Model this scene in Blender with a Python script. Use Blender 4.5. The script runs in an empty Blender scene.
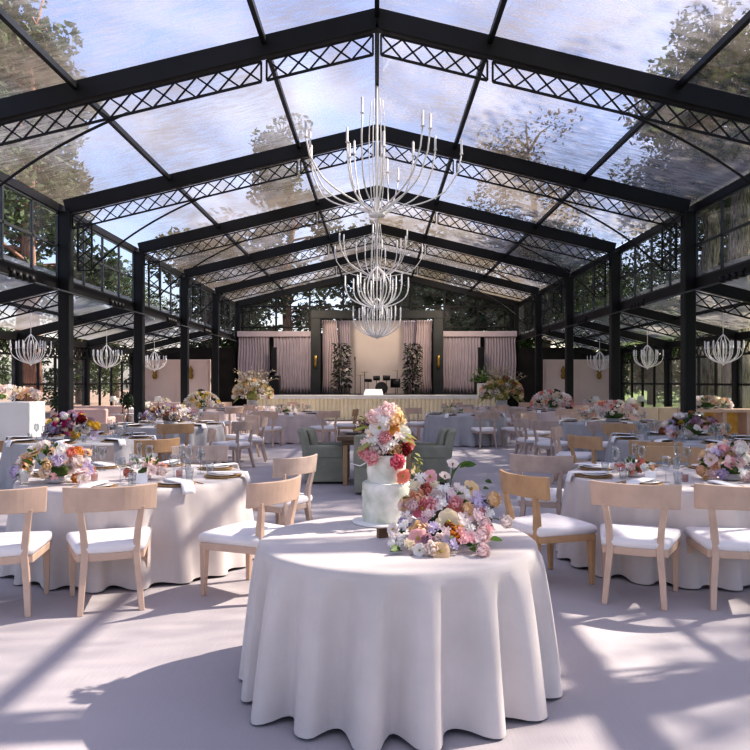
import bpy, math, random
from math import sin, cos, pi, radians, sqrt, atan2, exp
from mathutils import Vector, Matrix
random.seed(7)
SC = bpy.context.scene
COL = SC.collection

# ------------------------------------------------------------------ materials
MATS = {}
def mat(name, color, rough=0.6, metal=0.0, var=0.08, scale=6.0, bump=0.0, bscale=60.0, stretch=(1,1,1), spec=0.4,
        trans=0.0, color2=None, sheen=0.0):
    if name in MATS: return MATS[name]
    m = bpy.data.materials.new(name); m.use_nodes = True
    nt = m.node_tree; N = nt.nodes; L = nt.links
    b = N['Principled BSDF']
    tc = N.new('ShaderNodeTexCoord'); mp = N.new('ShaderNodeMapping'); mp.inputs['Scale'].default_value = stretch
    L.new(tc.outputs['Object'], mp.inputs['Vector'])
    no = N.new('ShaderNodeTexNoise'); no.inputs['Scale'].default_value = scale; no.inputs['Detail'].default_value = 5
    L.new(mp.outputs[0], no.inputs['Vector'])
    cr = N.new('ShaderNodeValToRGB')
    c2 = color2 or [max(0, c*(1-var*2)) for c in color]
    cr.color_ramp.elements[0].position = 0.3; cr.color_ramp.elements[1].position = 0.7
    cr.color_ramp.elements[0].color = (*c2, 1); cr.color_ramp.elements[1].color = (*[min(1, c*(1+var)) for c in color], 1)
    L.new(no.outputs['Fac'], cr.inputs['Fac']); L.new(cr.outputs[0], b.inputs['Base Color'])
    b.inputs['Roughness'].default_value = rough; b.inputs['Metallic'].default_value = metal
    b.inputs['Specular IOR Level'].default_value = spec
    if sheen: b.inputs['Sheen Weight'].default_value = sheen
    if bump:
        n2 = N.new('ShaderNodeTexNoise'); n2.inputs['Scale'].default_value = bscale; n2.inputs['Detail'].default_value = 4
        L.new(mp.outputs[0], n2.inputs['Vector'])
        bp = N.new('ShaderNodeBump'); bp.inputs['Strength'].default_value = bump; bp.inputs['Distance'].default_value = 0.01
        L.new(n2.outputs['Fac'], bp.inputs['Height']); L.new(bp.outputs[0], b.inputs['Normal'])
    if trans:
        tr = N.new('ShaderNodeBsdfTranslucent'); L.new(cr.outputs[0], tr.inputs['Color'])
        mx = N.new('ShaderNodeMixShader'); mx.inputs[0].default_value = trans
        out = N['Material Output']
        L.new(b.outputs[0], mx.inputs[1]); L.new(tr.outputs[0], mx.inputs[2]); L.new(mx.outputs[0], out.inputs['Surface'])
    MATS[name] = m
    return m

def film(name, tint, haze, haze_lo, haze_hi, streak=(1,1,1), scale=0.5, gloss=0.06):
    """clear vinyl or glass: transparent, with a translucent haze of dirt and, on the roof, painted tree reflections, and a thin shine"""
    m = bpy.data.materials.new(name); m.use_nodes = True
    nt = m.node_tree; N = nt.nodes; L = nt.links
    N.remove(N['Principled BSDF']); out = N['Material Output']
    tc = N.new('ShaderNodeTexCoord'); mp = N.new('ShaderNodeMapping'); mp.inputs['Scale'].default_value = streak
    L.new(tc.outputs['Object'], mp.inputs['Vector'])
    n1 = N.new('ShaderNodeTexNoise'); n1.inputs['Scale'].default_value = scale; n1.inputs['Detail'].default_value = 9
    n1.inputs['Roughness'].default_value = 0.62; n1.inputs['Distortion'].default_value = 0.6
    L.new(mp.outputs[0], n1.inputs['Vector'])
    mp2 = N.new('ShaderNodeMapping'); mp2.inputs['Scale'].default_value = (3.0, 14.0, 3.0)
    mp2.inputs['Rotation'].default_value = (0, 0, 0.25)
    L.new(tc.outputs['Object'], mp2.inputs['Vector'])
    n2 = N.new('ShaderNodeTexNoise'); n2.inputs['Scale'].default_value = 1.0; n2.inputs['Detail'].default_value = 6
    L.new(mp2.outputs[0], n2.inputs['Vector'])
    ad = N.new('ShaderNodeMath'); ad.operation = 'MULTIPLY_ADD'; ad.inputs[1].default_value = 0.45
    L.new(n2.outputs['Fac'], ad.inputs[0]); L.new(n1.outputs['Fac'], ad.inputs[2])
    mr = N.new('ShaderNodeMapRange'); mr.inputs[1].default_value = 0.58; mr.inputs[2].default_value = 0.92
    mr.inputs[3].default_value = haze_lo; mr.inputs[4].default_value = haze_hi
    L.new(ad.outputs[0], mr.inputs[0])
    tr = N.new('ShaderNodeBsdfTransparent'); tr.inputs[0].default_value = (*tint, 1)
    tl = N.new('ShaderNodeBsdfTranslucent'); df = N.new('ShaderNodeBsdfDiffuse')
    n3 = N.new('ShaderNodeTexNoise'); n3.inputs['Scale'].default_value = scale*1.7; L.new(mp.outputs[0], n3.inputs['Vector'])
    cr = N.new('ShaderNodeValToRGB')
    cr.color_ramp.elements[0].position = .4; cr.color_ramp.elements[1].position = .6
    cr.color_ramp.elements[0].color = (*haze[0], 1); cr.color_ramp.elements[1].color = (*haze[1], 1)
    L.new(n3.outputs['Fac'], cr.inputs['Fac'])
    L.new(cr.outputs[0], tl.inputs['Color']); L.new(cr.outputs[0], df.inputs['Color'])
    m1 = N.new('ShaderNodeMixShader'); m1.inputs[0].default_value = 0.5
    L.new(tl.outputs[0], m1.inputs[1]); L.new(df.outputs[0], m1.inputs[2])
    m2 = N.new('ShaderNodeMixShader')
    L.new(mr.outputs[0], m2.inputs[0]); L.new(tr.outputs[0], m2.inputs[1]); L.new(m1.outputs[0], m2.inputs[2])
    gl = N.new('ShaderNodeBsdfGlossy'); gl.inputs['Roughness'].default_value = 0.12
    lw = N.new('ShaderNodeLayerWeight'); lw.inputs[0].default_value = 0.15
    mm = N.new('ShaderNodeMath'); mm.operation = 'MULTIPLY'; mm.inputs[1].default_value = gloss*6
    L.new(lw.outputs['Fresnel'], mm.inputs[0])
    m3 = N.new('ShaderNodeMixShader'); L.new(mm.outputs[0], m3.inputs[0])
    L.new(m2.outputs[0], m3.inputs[1]); L.new(gl.outputs[0], m3.inputs[2])
    L.new(m3.outputs[0], out.inputs['Surface'])
    MATS[name] = m
    return m

def glassware(name, tint):
    m = bpy.data.materials.new(name); m.use_nodes = True
    nt = m.node_tree; N = nt.nodes; L = nt.links
    N.remove(N['Principled BSDF']); out = N['Material Output']
    no = N.new('ShaderNodeTexNoise'); no.inputs['Scale'].default_value = 9
    cr = N.new('ShaderNodeValToRGB'); cr.color_ramp.elements[0].color = (*[c*.94 for c in tint], 1); cr.color_ramp.elements[1].color = (*tint, 1)
    L.new(no.outputs['Fac'], cr.inputs[0])
    tr = N.new('ShaderNodeBsdfTransparent'); L.new(cr.outputs[0], tr.inputs[0])
    gl = N.new('ShaderNodeBsdfGlossy'); gl.inputs['Roughness'].default_value = .05
    lw = N.new('ShaderNodeLayerWeight'); lw.inputs[0].default_value = .45
    mu = N.new('ShaderNodeMath'); mu.operation = 'MULTIPLY'; mu.inputs[1].default_value = .55; L.new(lw.outputs['Facing'], mu.inputs[0])
    m1 = N.new('ShaderNodeMixShader'); L.new(mu.outputs[0], m1.inputs[0])
    L.new(tr.outputs[0], m1.inputs[1]); L.new(gl.outputs[0], m1.inputs[2]); L.new(m1.outputs[0], out.inputs['Surface'])
    MATS[name] = m
    return m

M_black = mat('black powder coated steel', (.006,.006,.007), .5, 0.0, .2, 3, .1, 90)
M_post = mat('dark blue grey steel', (.012,.015,.017), .45, 0.1, .25, 2)
M_mull = mat('grey window bars', (.06,.07,.075), .5, .2, .1, 3)
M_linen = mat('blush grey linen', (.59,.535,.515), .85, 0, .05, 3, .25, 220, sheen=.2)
M_linen2 = mat('grey linen with painted shade', (.40,.395,.41), .85, 0, .05, 3, .25, 220, sheen=.2)  # grey cloth, darkened so its colour carries the shade over these tables
M_linen3 = mat('dusty rose linen', (.66,.55,.52), .85, 0, .05, 3, .2, 200)
M_wood = mat('bleached oak', (.60,.43,.335), .5, 0, .05, 3.0, .12, 40, stretch=(3,6,3))
M_wood2 = mat('honey oak', (.48,.30,.17), .5, 0, .07, 3.0, .12, 40, stretch=(3,6,3))
M_wood3 = mat('greyed oak', (.46,.36,.31), .55, 0, .07, 3.0, .12, 40, stretch=(3,6,3))
M_seat = mat('white seat fabric', (.80,.77,.78), .8, 0, .03, 5, .2, 200)
M_white = mat('white painted metal', (.93,.92,.90), .4, 0, .03, 5)
M_plaster = mat('white plaster', (.86,.84,.80), .6, 0, .03, 2)
M_green = mat('sage green upholstery', (.30,.30,.235), .75, 0, .1, 4, .2, 150)
M_darkwood = mat('walnut table wood', (.17,.105,.06), .45, 0, .2, 3, .1, 40, stretch=(1,8,8))
M_rib = mat('cream ribbed stage front', (.88,.77,.54), .6, 0, .06, 2)
M_stagetop = mat('stage edge cream', (.80,.76,.68), .6, 0, .03, 2)
M_stagefloor = mat('black stage carpet', (.03,.03,.035), .8, 0, .2, 4)
M_drape = mat('mauve drape fabric', (.50,.43,.465), .8, 0, .06, 2, .1, 80)
M_valance = mat('dusty pink valance', (.56,.465,.475), .8, 0, .05, 2)
M_backdrop = mat('warm beige backdrop', (.76,.65,.58), .8, 0, .04, 1)
M_portal = mat('charcoal portal paint', (.022,.025,.026), .6, 0, .15, 2)
M_pinkwall = mat('blush panel paint', (.76,.60,.52), .7, 0, .03, 1.5)
M_darkwall = mat('dark brown lining', (.020,.015,.013), .8, 0, .3, 2)
M_gold = mat('antique gold', (.36,.22,.05), .45, .6, .15, 12)
M_goldfab = mat('gold velvet', (.50,.30,.07), .6, 0, .12, 6)
M_pinkfab = mat('blush sofa fabric', (.72,.50,.44), .8, 0, .05, 4)
M_cream = mat('cream upholstery', (.78,.64,.44), .8, 0, .05, 4)
M_speaker = mat('black speaker plastic', (.012,.012,.013), .5, 0, .2, 20)
M_blackplate = mat('matte black stoneware', (.02,.02,.024), .35, 0, .2, 10)
M_plate = mat('glazed pale plate', (.78,.75,.72), .25, 0, .04, 8, spec=.6)
M_charger = mat('woven tan charger', (.42,.26,.13), .55, 0, .2, 30)
M_napkin = mat('white napkin cotton', (.86,.85,.86), .85, 0, .03, 8)
M_cake = mat('marbled buttercream', (.86,.84,.78), .55, 0, .03, 9, .3, 18, color2=(.46,.50,.40))
M_leaf = mat('leaf green', (.10,.19,.045), .55, 0, .3, 5, trans=.3)
M_leafl = mat('pale green leaf', (.42,.44,.16), .55, 0, .2, 5, trans=.3)
M_leafd = mat('deep green leaf', (.028,.05,.022), .6, 0, .3, 5, trans=.15)
M_twig = mat('brown twig', (.14,.09,.06), .7, 0, .3, 20)
M_paletwig = mat('pale dried branch', (.55,.47,.33), .7, 0, .2, 20)
M_bark = mat('grey brown bark', (.20,.155,.125), .9, 0, .35, 3, .9, 14, stretch=(4,4,.6))
M_barkp = mat('pale furrowed bark', (.42,.35,.28), .9, 0, .5, 4, 1.0, 14, stretch=(5,5,.7))
M_barkr = mat('reddish pine bark', (.36,.19,.13), .9, 0, .3, 3, .9, 14, stretch=(4,4,.6))
M_tree1 = mat('tree foliage green', (.085,.125,.035), .7, 0, .4, .7, trans=.35)
M_tree2 = mat('tree foliage dark', (.060,.100,.035), .7, 0, .4, .7, trans=.25)
M_tree3 = mat('tree foliage tan', (.20,.165,.105), .8, 0, .4, .7, trans=.3)
M_vase = mat('grey glazed vase', (.5,.5,.52), .3, 0, .1, 10)
M_shade = mat('white lamp shade', (.92,.90,.85), .7, 0, .02, 5, trans=.4)
M_drumm = mat('drum dark lacquer', (.02,.018,.02), .3, 0, .2, 10)
M_brass = mat('cymbal brass', (.45,.33,.12), .3, .9, .15, 20)
M_card = mat('white card', (.9,.9,.9), .7, 0, .02, 10)
M_skinhair = mat('dark foliage ball', (.02,.035,.02), .8, 0, .2, 10)

M_roof = film('clear roof vinyl', (.90,.92,.97), ((.35,.30,.25),(.58,.57,.60)), .20, .86, (1,.5,1), .34, .05)  # tan blotches in the haze stand in for trees reflected and seen through
M_wing = film('clear wing vinyl', (.88,.90,.93), ((.62,.60,.57),(.78,.78,.80)), .30, .70, (1,.5,1), .5, .05)
M_pane = film('window vinyl', (.86,.90,.95), ((.5,.5,.5),(.7,.72,.75)), .0, .10, (1,1,1), .6, .08)
M_glass = glassware('clear table glass', (.93,.95,.96))
M_glasspink = glassware('blush tinted glass', (.9,.78,.76))

# petals
PET = {}
for n, c in dict(peach=(.95,.62,.42), coral=(.86,.34,.27), pink=(.94,.55,.57), palepink=(.97,.77,.76), blush=(.97,.85,.81),
                 white=(.95,.92,.89), orange=(.88,.42,.10), apricot=(.97,.73,.47), lavender=(.72,.63,.82), burgundy=(.25,.02,.03),
                 hotpink=(.85,.25,.33), cream=(.90,.80,.60), yellow=(.85,.62,.12), magenta=(.60,.04,.20), mauve=(.50,.32,.42),
                 rust=(.42,.18,.09)).items():
    PET[n] = mat(n + ' petals', c, .6, 0, .07, 14, trans=.35)
M_centre = mat('yellow stamens', (.55,.42,.08), .8, 0, .3, 60, .5, 200)

# ground / floor
def floor_mat():
    m = bpy.data.materials.new('pale lilac event flooring'); m.use_nodes = True
    nt = m.node_tree; N = nt.nodes; L = nt.links; b = N['Principled BSDF']
    tc = N.new('ShaderNodeTexCoord')
    no = N.new('ShaderNodeTexNoise'); no.inputs['Scale'].default_value = .7; no.inputs['Detail'].default_value = 8
    L.new(tc.outputs['Object'], no.inputs[0])
    cr = N.new('ShaderNodeValToRGB'); cr.color_ramp.elements[0].position = .35; cr.color_ramp.elements[1].position = .7
    cr.color_ramp.elements[0].color = (.41,.38,.395,1); cr.color_ramp.elements[1].color = (.465,.43,.44,1)
    L.new(no.outputs[0], cr.inputs[0]); L.new(cr.outputs[0], b.inputs['Base Color'])
    b.inputs['Roughness'].default_value = .75; b.inputs['Specular IOR Level'].default_value = .25
    mp = N.new('ShaderNodeMapping'); mp.inputs['Scale'].default_value = (60, 3, 1); L.new(tc.outputs['Object'], mp.inputs[0])
    n2 = N.new('ShaderNodeTexNoise'); n2.inputs['Scale'].default_value = 2; L.new(mp.outputs[0], n2.inputs[0])
    bp = N.new('ShaderNodeBump'); bp.inputs['Strength'].default_value = .15; bp.inputs['Distance'].default_value = .01
    L.new(n2.outputs[0], bp.inputs['Height']); L.new(bp.outputs[0], b.inputs['Normal'])
    return m
M_floor = floor_mat()
def ground_mat():
    m = bpy.data.materials.new('grass and bare earth'); m.use_nodes = True
    nt = m.node_tree; N = nt.nodes; L = nt.links; b = N['Principled BSDF']
    tc = N.new('ShaderNodeTexCoord'); sx = N.new('ShaderNodeSeparateXYZ'); L.new(tc.outputs['Object'], sx.inputs[0])
    no = N.new('ShaderNodeTexNoise'); no.inputs['Scale'].default_value = .25; no.inputs['Detail'].default_value = 8
    L.new(tc.outputs['Object'], no.inputs[0])
    a = N.new('ShaderNodeMath'); a.operation = 'MULTIPLY_ADD'; a.inputs[1].default_value = .03; L.new(sx.outputs[0], a.inputs[0]); L.new(no.outputs[0], a.inputs[2])
    cr = N.new('ShaderNodeValToRGB'); cr.color_ramp.elements[0].position = .35; cr.color_ramp.elements[1].position = .6
    cr.color_ramp.elements[0].color = (.33,.22,.15,1); cr.color_ramp.elements[1].color = (.26,.36,.10,1)
    L.new(a.outputs[0], cr.inputs[0]); L.new(cr.outputs[0], b.inputs['Base Color']); b.inputs['Roughness'].default_value = .95
    return m
M_ground = ground_mat()

# ------------------------------------------------------------------ mesh helpers
class MB:
    def __init__(s): s.v = []; s.f = []; s.mi = []; s.sm = []; s.cur = 0; s.smooth = False
    def add(s, vs, fs, smooth=None):
        o = len(s.v); s.v += [tuple(v) for v in vs]
        for f in fs:
            s.f.append(tuple(i+o for i in f)); s.mi.append(s.cur); s.sm.append(s.smooth if smooth is None else smooth)
    def box(s, x0,x1,y0,y1,z0,z1):
        s.add([(x0,y0,z0),(x1,y0,z0),(x1,y1,z0),(x0,y1,z0),(x0,y0,z1),(x1,y0,z1),(x1,y1,z1),(x0,y1,z1)],
              [(3,2,1,0),(4,5,6,7),(0,1,5,4),(1,2,6,5),(2,3,7,6),(3,0,4,7)], False)
    def bar(s, p, q, w, h=None, up=(0,0,1)):
        h = h or w; p = Vector(p); q = Vector(q); d = (q-p).normalized(); u = Vector(up)
        if abs(d.dot(u)) > .99: u = Vector((0,1,0))
        a = d.cross(u).normalized(); b = a.cross(d).normalized()
        vs = []
        for c in (p, q):
            for (i, j) in ((-1,-1),(1,-1),(1,1),(-1,1)): vs.append(c + a*i*w/2 + b*j*h/2)
        s.add(vs, [(3,2,1,0),(4,5,6,7),(0,1,5,4),(1,2,6,5),(2,3,7,6),(3,0,4,7)], False)
    def tube(s, pts, r, n=6, caps=True):
        pts = [Vector(p) for p in pts]; R = r if isinstance(r, (list, tuple)) else [r]*len(pts)
        vs = []; fs = []; prev = None
        for i, p in enumerate(pts):
            d = (pts[min(i+1, len(pts)-1)] - pts[max(i-1, 0)]).normalized()
            if prev is None:
                a = d.cross(Vector((0,0,1)));
                if a.length < .05: a = d.cross(Vector((0,1,0)))
                a.normalize()
            else:
                a = (prev - d*prev.dot(d)).normalized()
            prev = a; b = d.cross(a)
            for k in range(n):
                t = 2*pi*k/n; vs.append(p + a*cos(t)*R[i] + b*sin(t)*R[i])
        for i in range(len(pts)-1):
            for k in range(n):
                fs.append((i*n+k, i*n+(k+1)%n, (i+1)*n+(k+1)%n, (i+1)*n+k))
        if caps:
            fs.append(tuple(range(n))[::-1]); fs.append(tuple((len(pts)-1)*n+k for k in range(n)))
        s.add(vs, fs, True)
    def lathe(s, prof, n=20, c=(0,0,0), smooth=True):
        vs = []; fs = []; m = len(prof)
        for (r, z) in prof:
            for k in range(n):
                t = 2*pi*k/n; vs.append((c[0]+r*cos(t), c[1]+r*sin(t), c[2]+z))
        for i in range(m-1):
            for k in range(n): fs.append((i*n+k, i*n+(k+1)%n, (i+1)*n+(k+1)%n, (i+1)*n+k))
        if prof[0][0] > 1e-4: fs.append(tuple(range(n))[::-1])
        if prof[-1][0] > 1e-4: fs.append(tuple((m-1)*n+k for k in range(n)))
        s.add(vs, fs, smooth)
    def grid(s, fn, nu, nv, smooth=True):
        vs = [fn(i/nu, j/nv) for j in range(nv+1) for i in range(nu+1)]
        fs = [(j*(nu+1)+i, j*(nu+1)+i+1, (j+1)*(nu+1)+i+1, (j+1)*(nu+1)+i) for j in range(nv) for i in range(nu)]
        s.add(vs, fs, smooth)
    def mesh(s, name, mats):
        me = bpy.data.meshes.new(name); me.from_pydata(s.v, [], s.f)
        for m in (mats if isinstance(mats, (list, tuple)) else [mats]): me.materials.append(m)
        me.polygons.foreach_set('material_index', s.mi); me.polygons.foreach_set('use_smooth', s.sm); me.update()
        return me
    def build(s, name, mats, parent=None, loc=(0,0,0), bevel=0, sub=0, solid=0):
        o = bpy.data.objects.new(name, s.mesh(name, mats)); COL.objects.link(o); o.location = loc
        if parent: o.parent = parent
        if solid: md = o.modifiers.new('s', 'SOLIDIFY'); md.thickness = solid; md.offset = 0
        if bevel: md = o.modifiers.new('b', 'BEVEL'); md.width = bevel; md.segments = 2; md.limit_method = 'ANGLE'
        if sub: md = o.modifiers.new('u', 'SUBSURF'); md.levels = sub; md.render_levels = sub
        return o
def tag(o, label=None, cat=None, group=None, kind=None):
    if label: o['label'] = label
    if cat: o['category'] = cat
    if group: o['group'] = group
    if kind: o['kind'] = kind
    return o
def empty(name, loc=(0,0,0), rz=0, label=None, cat=None, group=None):
    o = bpy.data.objects.new(name, None); o.empty_display_size = .1; COL.objects.link(o)
    o.location = loc; o.rotation_euler = (0,0,rz)
    return tag(o, label, cat, group)
def struct(o): o['kind'] = 'structure'; return o
def copy_tree(o, parent=None):
    c = o.copy(); COL.objects.link(c)
    if parent: c.parent = parent
    for ch in list(o.children): copy_tree(ch, c)
    return c
def put(o, loc, rz=0, label=None, cat=None, group=None, sc=None):
    o.location = loc; o.rotation_euler = (0,0,rz)
    if sc: o.scale = (sc,)*3
    return tag(o, label, cat, group)
class Proto:
    """first use moves the original, later uses copy it"""
    def __init__(s, root): s.r = root; s.used = False
    def place(s, loc, rz=0, **k):
        o = copy_tree(s.r) if s.used else s.r
        s.used = True
        return put(o, loc, rz, **k)
EYE = 1.62
def P(px, py, Y): return Vector(((px-377)*Y/750, Y, EYE-(py-382)*Y/750))

# ------------------------------------------------------------------ tent frame
B = 5.0; Y1 = 16.15; HW = 6.7; ZE = 5.38; ZR = 7.0; ZRAIL = 3.72; WX = 10.15; ZWI = 3.78; ZWO = 2.92
ROWS = [Y1 + (k-3)*B for k in range(8)]     # 1.15 ... 36.15
FROM = ['first','second','third','fourth','fifth','sixth','seventh','eighth']
SL = (ZR-ZE)/HW
def zr(x): return ZR - abs(x)*SL

fl = MB(); fl.box(-WX-.1, WX+.1, -4, 36.6, -.05, 0); struct(fl.build('floor', M_floor))
gr = MB(); gr.box(-120, 120, -60, 160, -.25, -.06); struct(gr.build('ground', M_ground))

def lattice(mb, fa, fb, n, t=.022, ends=True):
    """crossed bars between two rails given as functions of 0..1"""
    for i in range(n):
        a, b = i/n, (i+1)/n
        mb.bar(fa(a), fb(b), t); mb.bar(fb(a), fa(b), t)
    for k in range(n):
        pass
    mb.bar(fa(0), fa(1), t*1.2); mb.bar(fb(0), fb(1), t*1.5)
    if ends: mb.bar(fa(0), fb(0), t*1.3); mb.bar(fa(1), fb(1), t*1.3)

def truss_parts(root):
    for sgn in (-1, 1):
        m = MB(); m.bar((sgn*HW,0,ZE), (0,0,ZR), .16, .30)
        m.build('rafter', M_black, root, bevel=.01)
        for (x0, x1, n) in ((.06, 1.64, 5), (1.72, 6.55, 15)):
            m = MB()
            top = lambda t, x0=x0, x1=x1: (sgn*(x0+(x1-x0)*t), 0, zr(x0+(x1-x0)*t)-.20)
            bot = lambda t, x0=x0, x1=x1: (sgn*(x0+(x1-x0)*t), 0, zr(x0+(x1-x0)*t)-.50)
            lattice(m, top, bot, n)
            m.build('lattice_band', M_black, root)
        m = MB()
        lattice(m, lambda t: (sgn*6.14, 0, 5.02-t*1.0), lambda t: (sgn*6.44, 0, 5.02-t*1.0), 4, .026)
        m.build('lattice_leg', M_black, root)
        m = MB(); pts = []
        for i in range(17):
            t = i/16; a = (6.14,4.05); c = (5.3,4.95); b = (3.7,5.62)
            pts.append((sgn*((1-t)**2*a[0]+2*t*(1-t)*c[0]+t*t*b[0]), 0, (1-t)**2*a[1]+2*t*(1-t)*c[1]+t*t*b[1]))
        m.tube(pts, .022, 5); m.build('curved_brace', M_black, root)
tr0 = empty('roof_truss'); truss_parts(tr0); TR = Proto(tr0)
for k, y in enumerate(ROWS):
    TR.place((0, y, 0), label='black gabled roof truss with lattice band across the nave, %s from the camera' % FROM[k], cat='truss')
def wing_truss(root):
    m = MB(); m.bar((0,0,ZWI), (WX-HW,0,ZWO), .14, .24); m.build('rafter', M_black, root, bevel=.01)
    m = MB(); sl = (ZWI-ZWO)/(WX-HW)
    lattice(m, lambda t: (.12+3.2*t, 0, ZWI-sl*(.12+3.2*t)-.17), lambda t: (.12+3.2*t, 0, ZWI-sl*(.12+3.2*t)-.46), 9)
    m.build('lattice_band', M_black, root)
wt = empty('side_truss'); wing_truss(wt); WTP = Proto(wt)
for side, sg in (('left', -1), ('right', 1)):
    for k, y in enumerate(ROWS[1:], 1):
        if k > 6: continue
        WTP.place((sg*HW, y, 0), 0 if sg > 0 else pi, label='black sloping lattice truss over the %s side aisle, %s from the camera' % (side, FROM[k-1]), cat='truss')
# posts
def post_parts(root, h, w):
    m = MB(); m.box(-w/2, w/2, -w/2, w/2, .0, h); m.build('shaft', M_post, root, bevel=.02)
    m = MB(); m.box(-w*.36, w*.36, -w/2-.006, -w/2+.002, .3, h-.2); m.build('front_channel', M_black, root)
    m = MB(); m.box(-w*.85, w*.85, -w*.85, w*.85, 0, .02); m.build('base_plate', M_black, root)
pp = empty('steel_post'); post_parts(pp, ZE-.1, .25); PP = Proto(pp)
po = empty('steel_post'); post_parts(po, ZWO-.05, .22); PO = Proto(po)
for side, sg in (('left', -1), ('right', 1)):
    for k, y in enumerate(ROWS):
        PP.place((sg*HW, y, 0), label='tall dark steel post on the %s edge of the nave, %s from the camera' % (side, FROM[k]), cat='post')
    for k, y in enumerate(ROWS[1:]):
        PO.place((sg*WX, y, 0), label='short dark steel post along the outer %s wall, %s from the camera' % (side, FROM[k]), cat='post')
# ceiling: vinyl skins with purlins
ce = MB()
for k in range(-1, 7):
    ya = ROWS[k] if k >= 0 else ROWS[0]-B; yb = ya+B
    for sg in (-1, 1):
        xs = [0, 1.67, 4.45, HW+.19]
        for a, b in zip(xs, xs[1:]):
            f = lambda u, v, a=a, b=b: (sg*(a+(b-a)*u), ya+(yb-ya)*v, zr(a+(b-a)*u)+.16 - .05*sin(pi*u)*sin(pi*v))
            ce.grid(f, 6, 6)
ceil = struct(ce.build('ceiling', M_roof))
for i, x in enumerate([0, -1.67, 1.67, -4.45, 4.45]):
    m = MB(); m.bar((x, ROWS[0]-B, zr(x)+.06), (x, ROWS[-1], zr(x)+.06), .07, .09); m.build('purlin', M_post, ceil)
for side, sg in (('left', -1), ('right', 1)):
    m = MB()
    for k in range(0, 7):
        ya = ROWS[k]; yb = ya+B
        m.grid(lambda u, v: (sg*(HW+.2+(WX-HW-.05)*u), ya+B*v, ZWI+.20-(ZWI-ZWO)*u-.04*sin(pi*u)*sin(pi*v)), 6, 6)
    c2 = struct(m.build('ceiling_%s' % side, M_wing))
    m = MB(); m.bar((sg*8.4, ROWS[0], ZWI-.5*(ZWI-ZWO)+.06), (sg*8.4, ROWS[-1], ZWI-.5*(ZWI-ZWO)+.06), .06, .08); m.build('purlin', M_post, c2)
    # longitudinal beams
    m = MB(); m.box(sg*(HW+.13)-.05, sg*(HW+.13)+.05, ROWS[0]-B, ROWS[-1], ZE-.12, ZE+.04); e = struct(m.build('trim_eave_%s' % side, M_black))
    m = MB(); m.box(sg*(HW+.13)-.05, sg*(HW+.13)+.05, ROWS[0]-B, ROWS[-1], ZRAIL-.12, ZRAIL+.10); struct(m.build('trim_rail_%s' % side, M_black))
    m = MB(); m.tube([(sg*(HW-.15), ROWS[0]-B, ZRAIL-.20), (sg*(HW-.15), ROWS[-1], ZRAIL-.20)], .02, 8); struct(m.build('trim_pipe_%s' % side, M_mull))
    m = MB(); m.box(sg*WX-.08, sg*WX+.08, ROWS[0], ROWS[-1], ZWO-.12, ZWO+.08); struct(m.build('trim_outer_%s' % side, M_black))
    m = MB()
    lattice(m, lambda t: (sg*WX, ROWS[0]+35*t, ZWO-.15), lambda t: (sg*WX, ROWS[0]+35*t, ZWO-.52), 98, .03)
    struct(m.build('trim_lattice_%s' % side, M_black))
    # small wall clusters on the rail (spot lights)
    for k in range(1, 6):
        t = empty('spotlight_bar', (sg*(HW-.2), ROWS[k]+B*.52, ZRAIL-.10), 0, 'black bar of small spotlights under the %s rail in the bay beyond the %s post' % (side, FROM[k]), 'light')
        mb = MB(); mb.bar((0,-.5,0), (0,.5,0), .05); mb.build('bar', M_black, t)
        for j in range(4):
            mb = MB(); mb.lathe([(.0,.05),(.05,.05),(.07,-.08),(.055,-.08),(0,-.06)], 10, (0, -.38+.25*j, -.05)); mb.build('spot_head', M_speaker, t)
wn = 1
for side, sg in (('left', -1), ('right', 1)):
    for k in range(0, 7):
        ya = ROWS[k]+.13; yb = ROWS[k]+B-.13
        z0, z1 = ZRAIL+.10, ZE-.12
        w = empty('window_%d' % wn, (sg*(HW+.13), (ya+yb)/2, z0)); struct(w); wn += 1
        m = MB(); hy = (yb-ya)/2; hz = z1-z0
        for i in range(5): m.bar((0, -hy+2*hy*i/4, 0), (0, -hy+2*hy*i/4, hz), .05, .05)
        for z in (0.02, hz/2, hz-.02): m.bar((0,-hy,z), (0,hy,z), .05, .05)
        m.build('frame', M_mull if k else M_black, w)
        m = MB(); m.grid(lambda u, v: (0, -hy+2*hy*u, hz*v), 4, 2); m.build('pane', M_pane, w)
    for k in range(1, 7):
        ya = ROWS[k]+.11; yb = ROWS[k]+B-.11
        w = empty('window_%d' % wn, (sg*WX, (ya+yb)/2, 0)); struct(w); wn += 1
        hy = (yb-ya)/2; m = MB()
        for i in range(5): m.bar((0, -hy+2*hy*i/4, 0), (0, -hy+2*hy*i/4, 2.42), .07, .07)
        for z in (.05, 1.55, 2.40): m.bar((0,-hy,z), (0,hy,z), .05, .06)
        m.build('frame', M_black, w)
        m = MB(); m.grid(lambda u, v: (0, -hy+2*hy*u, 2.42*v), 4, 2); m.build('pane', M_pane, w)
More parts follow.
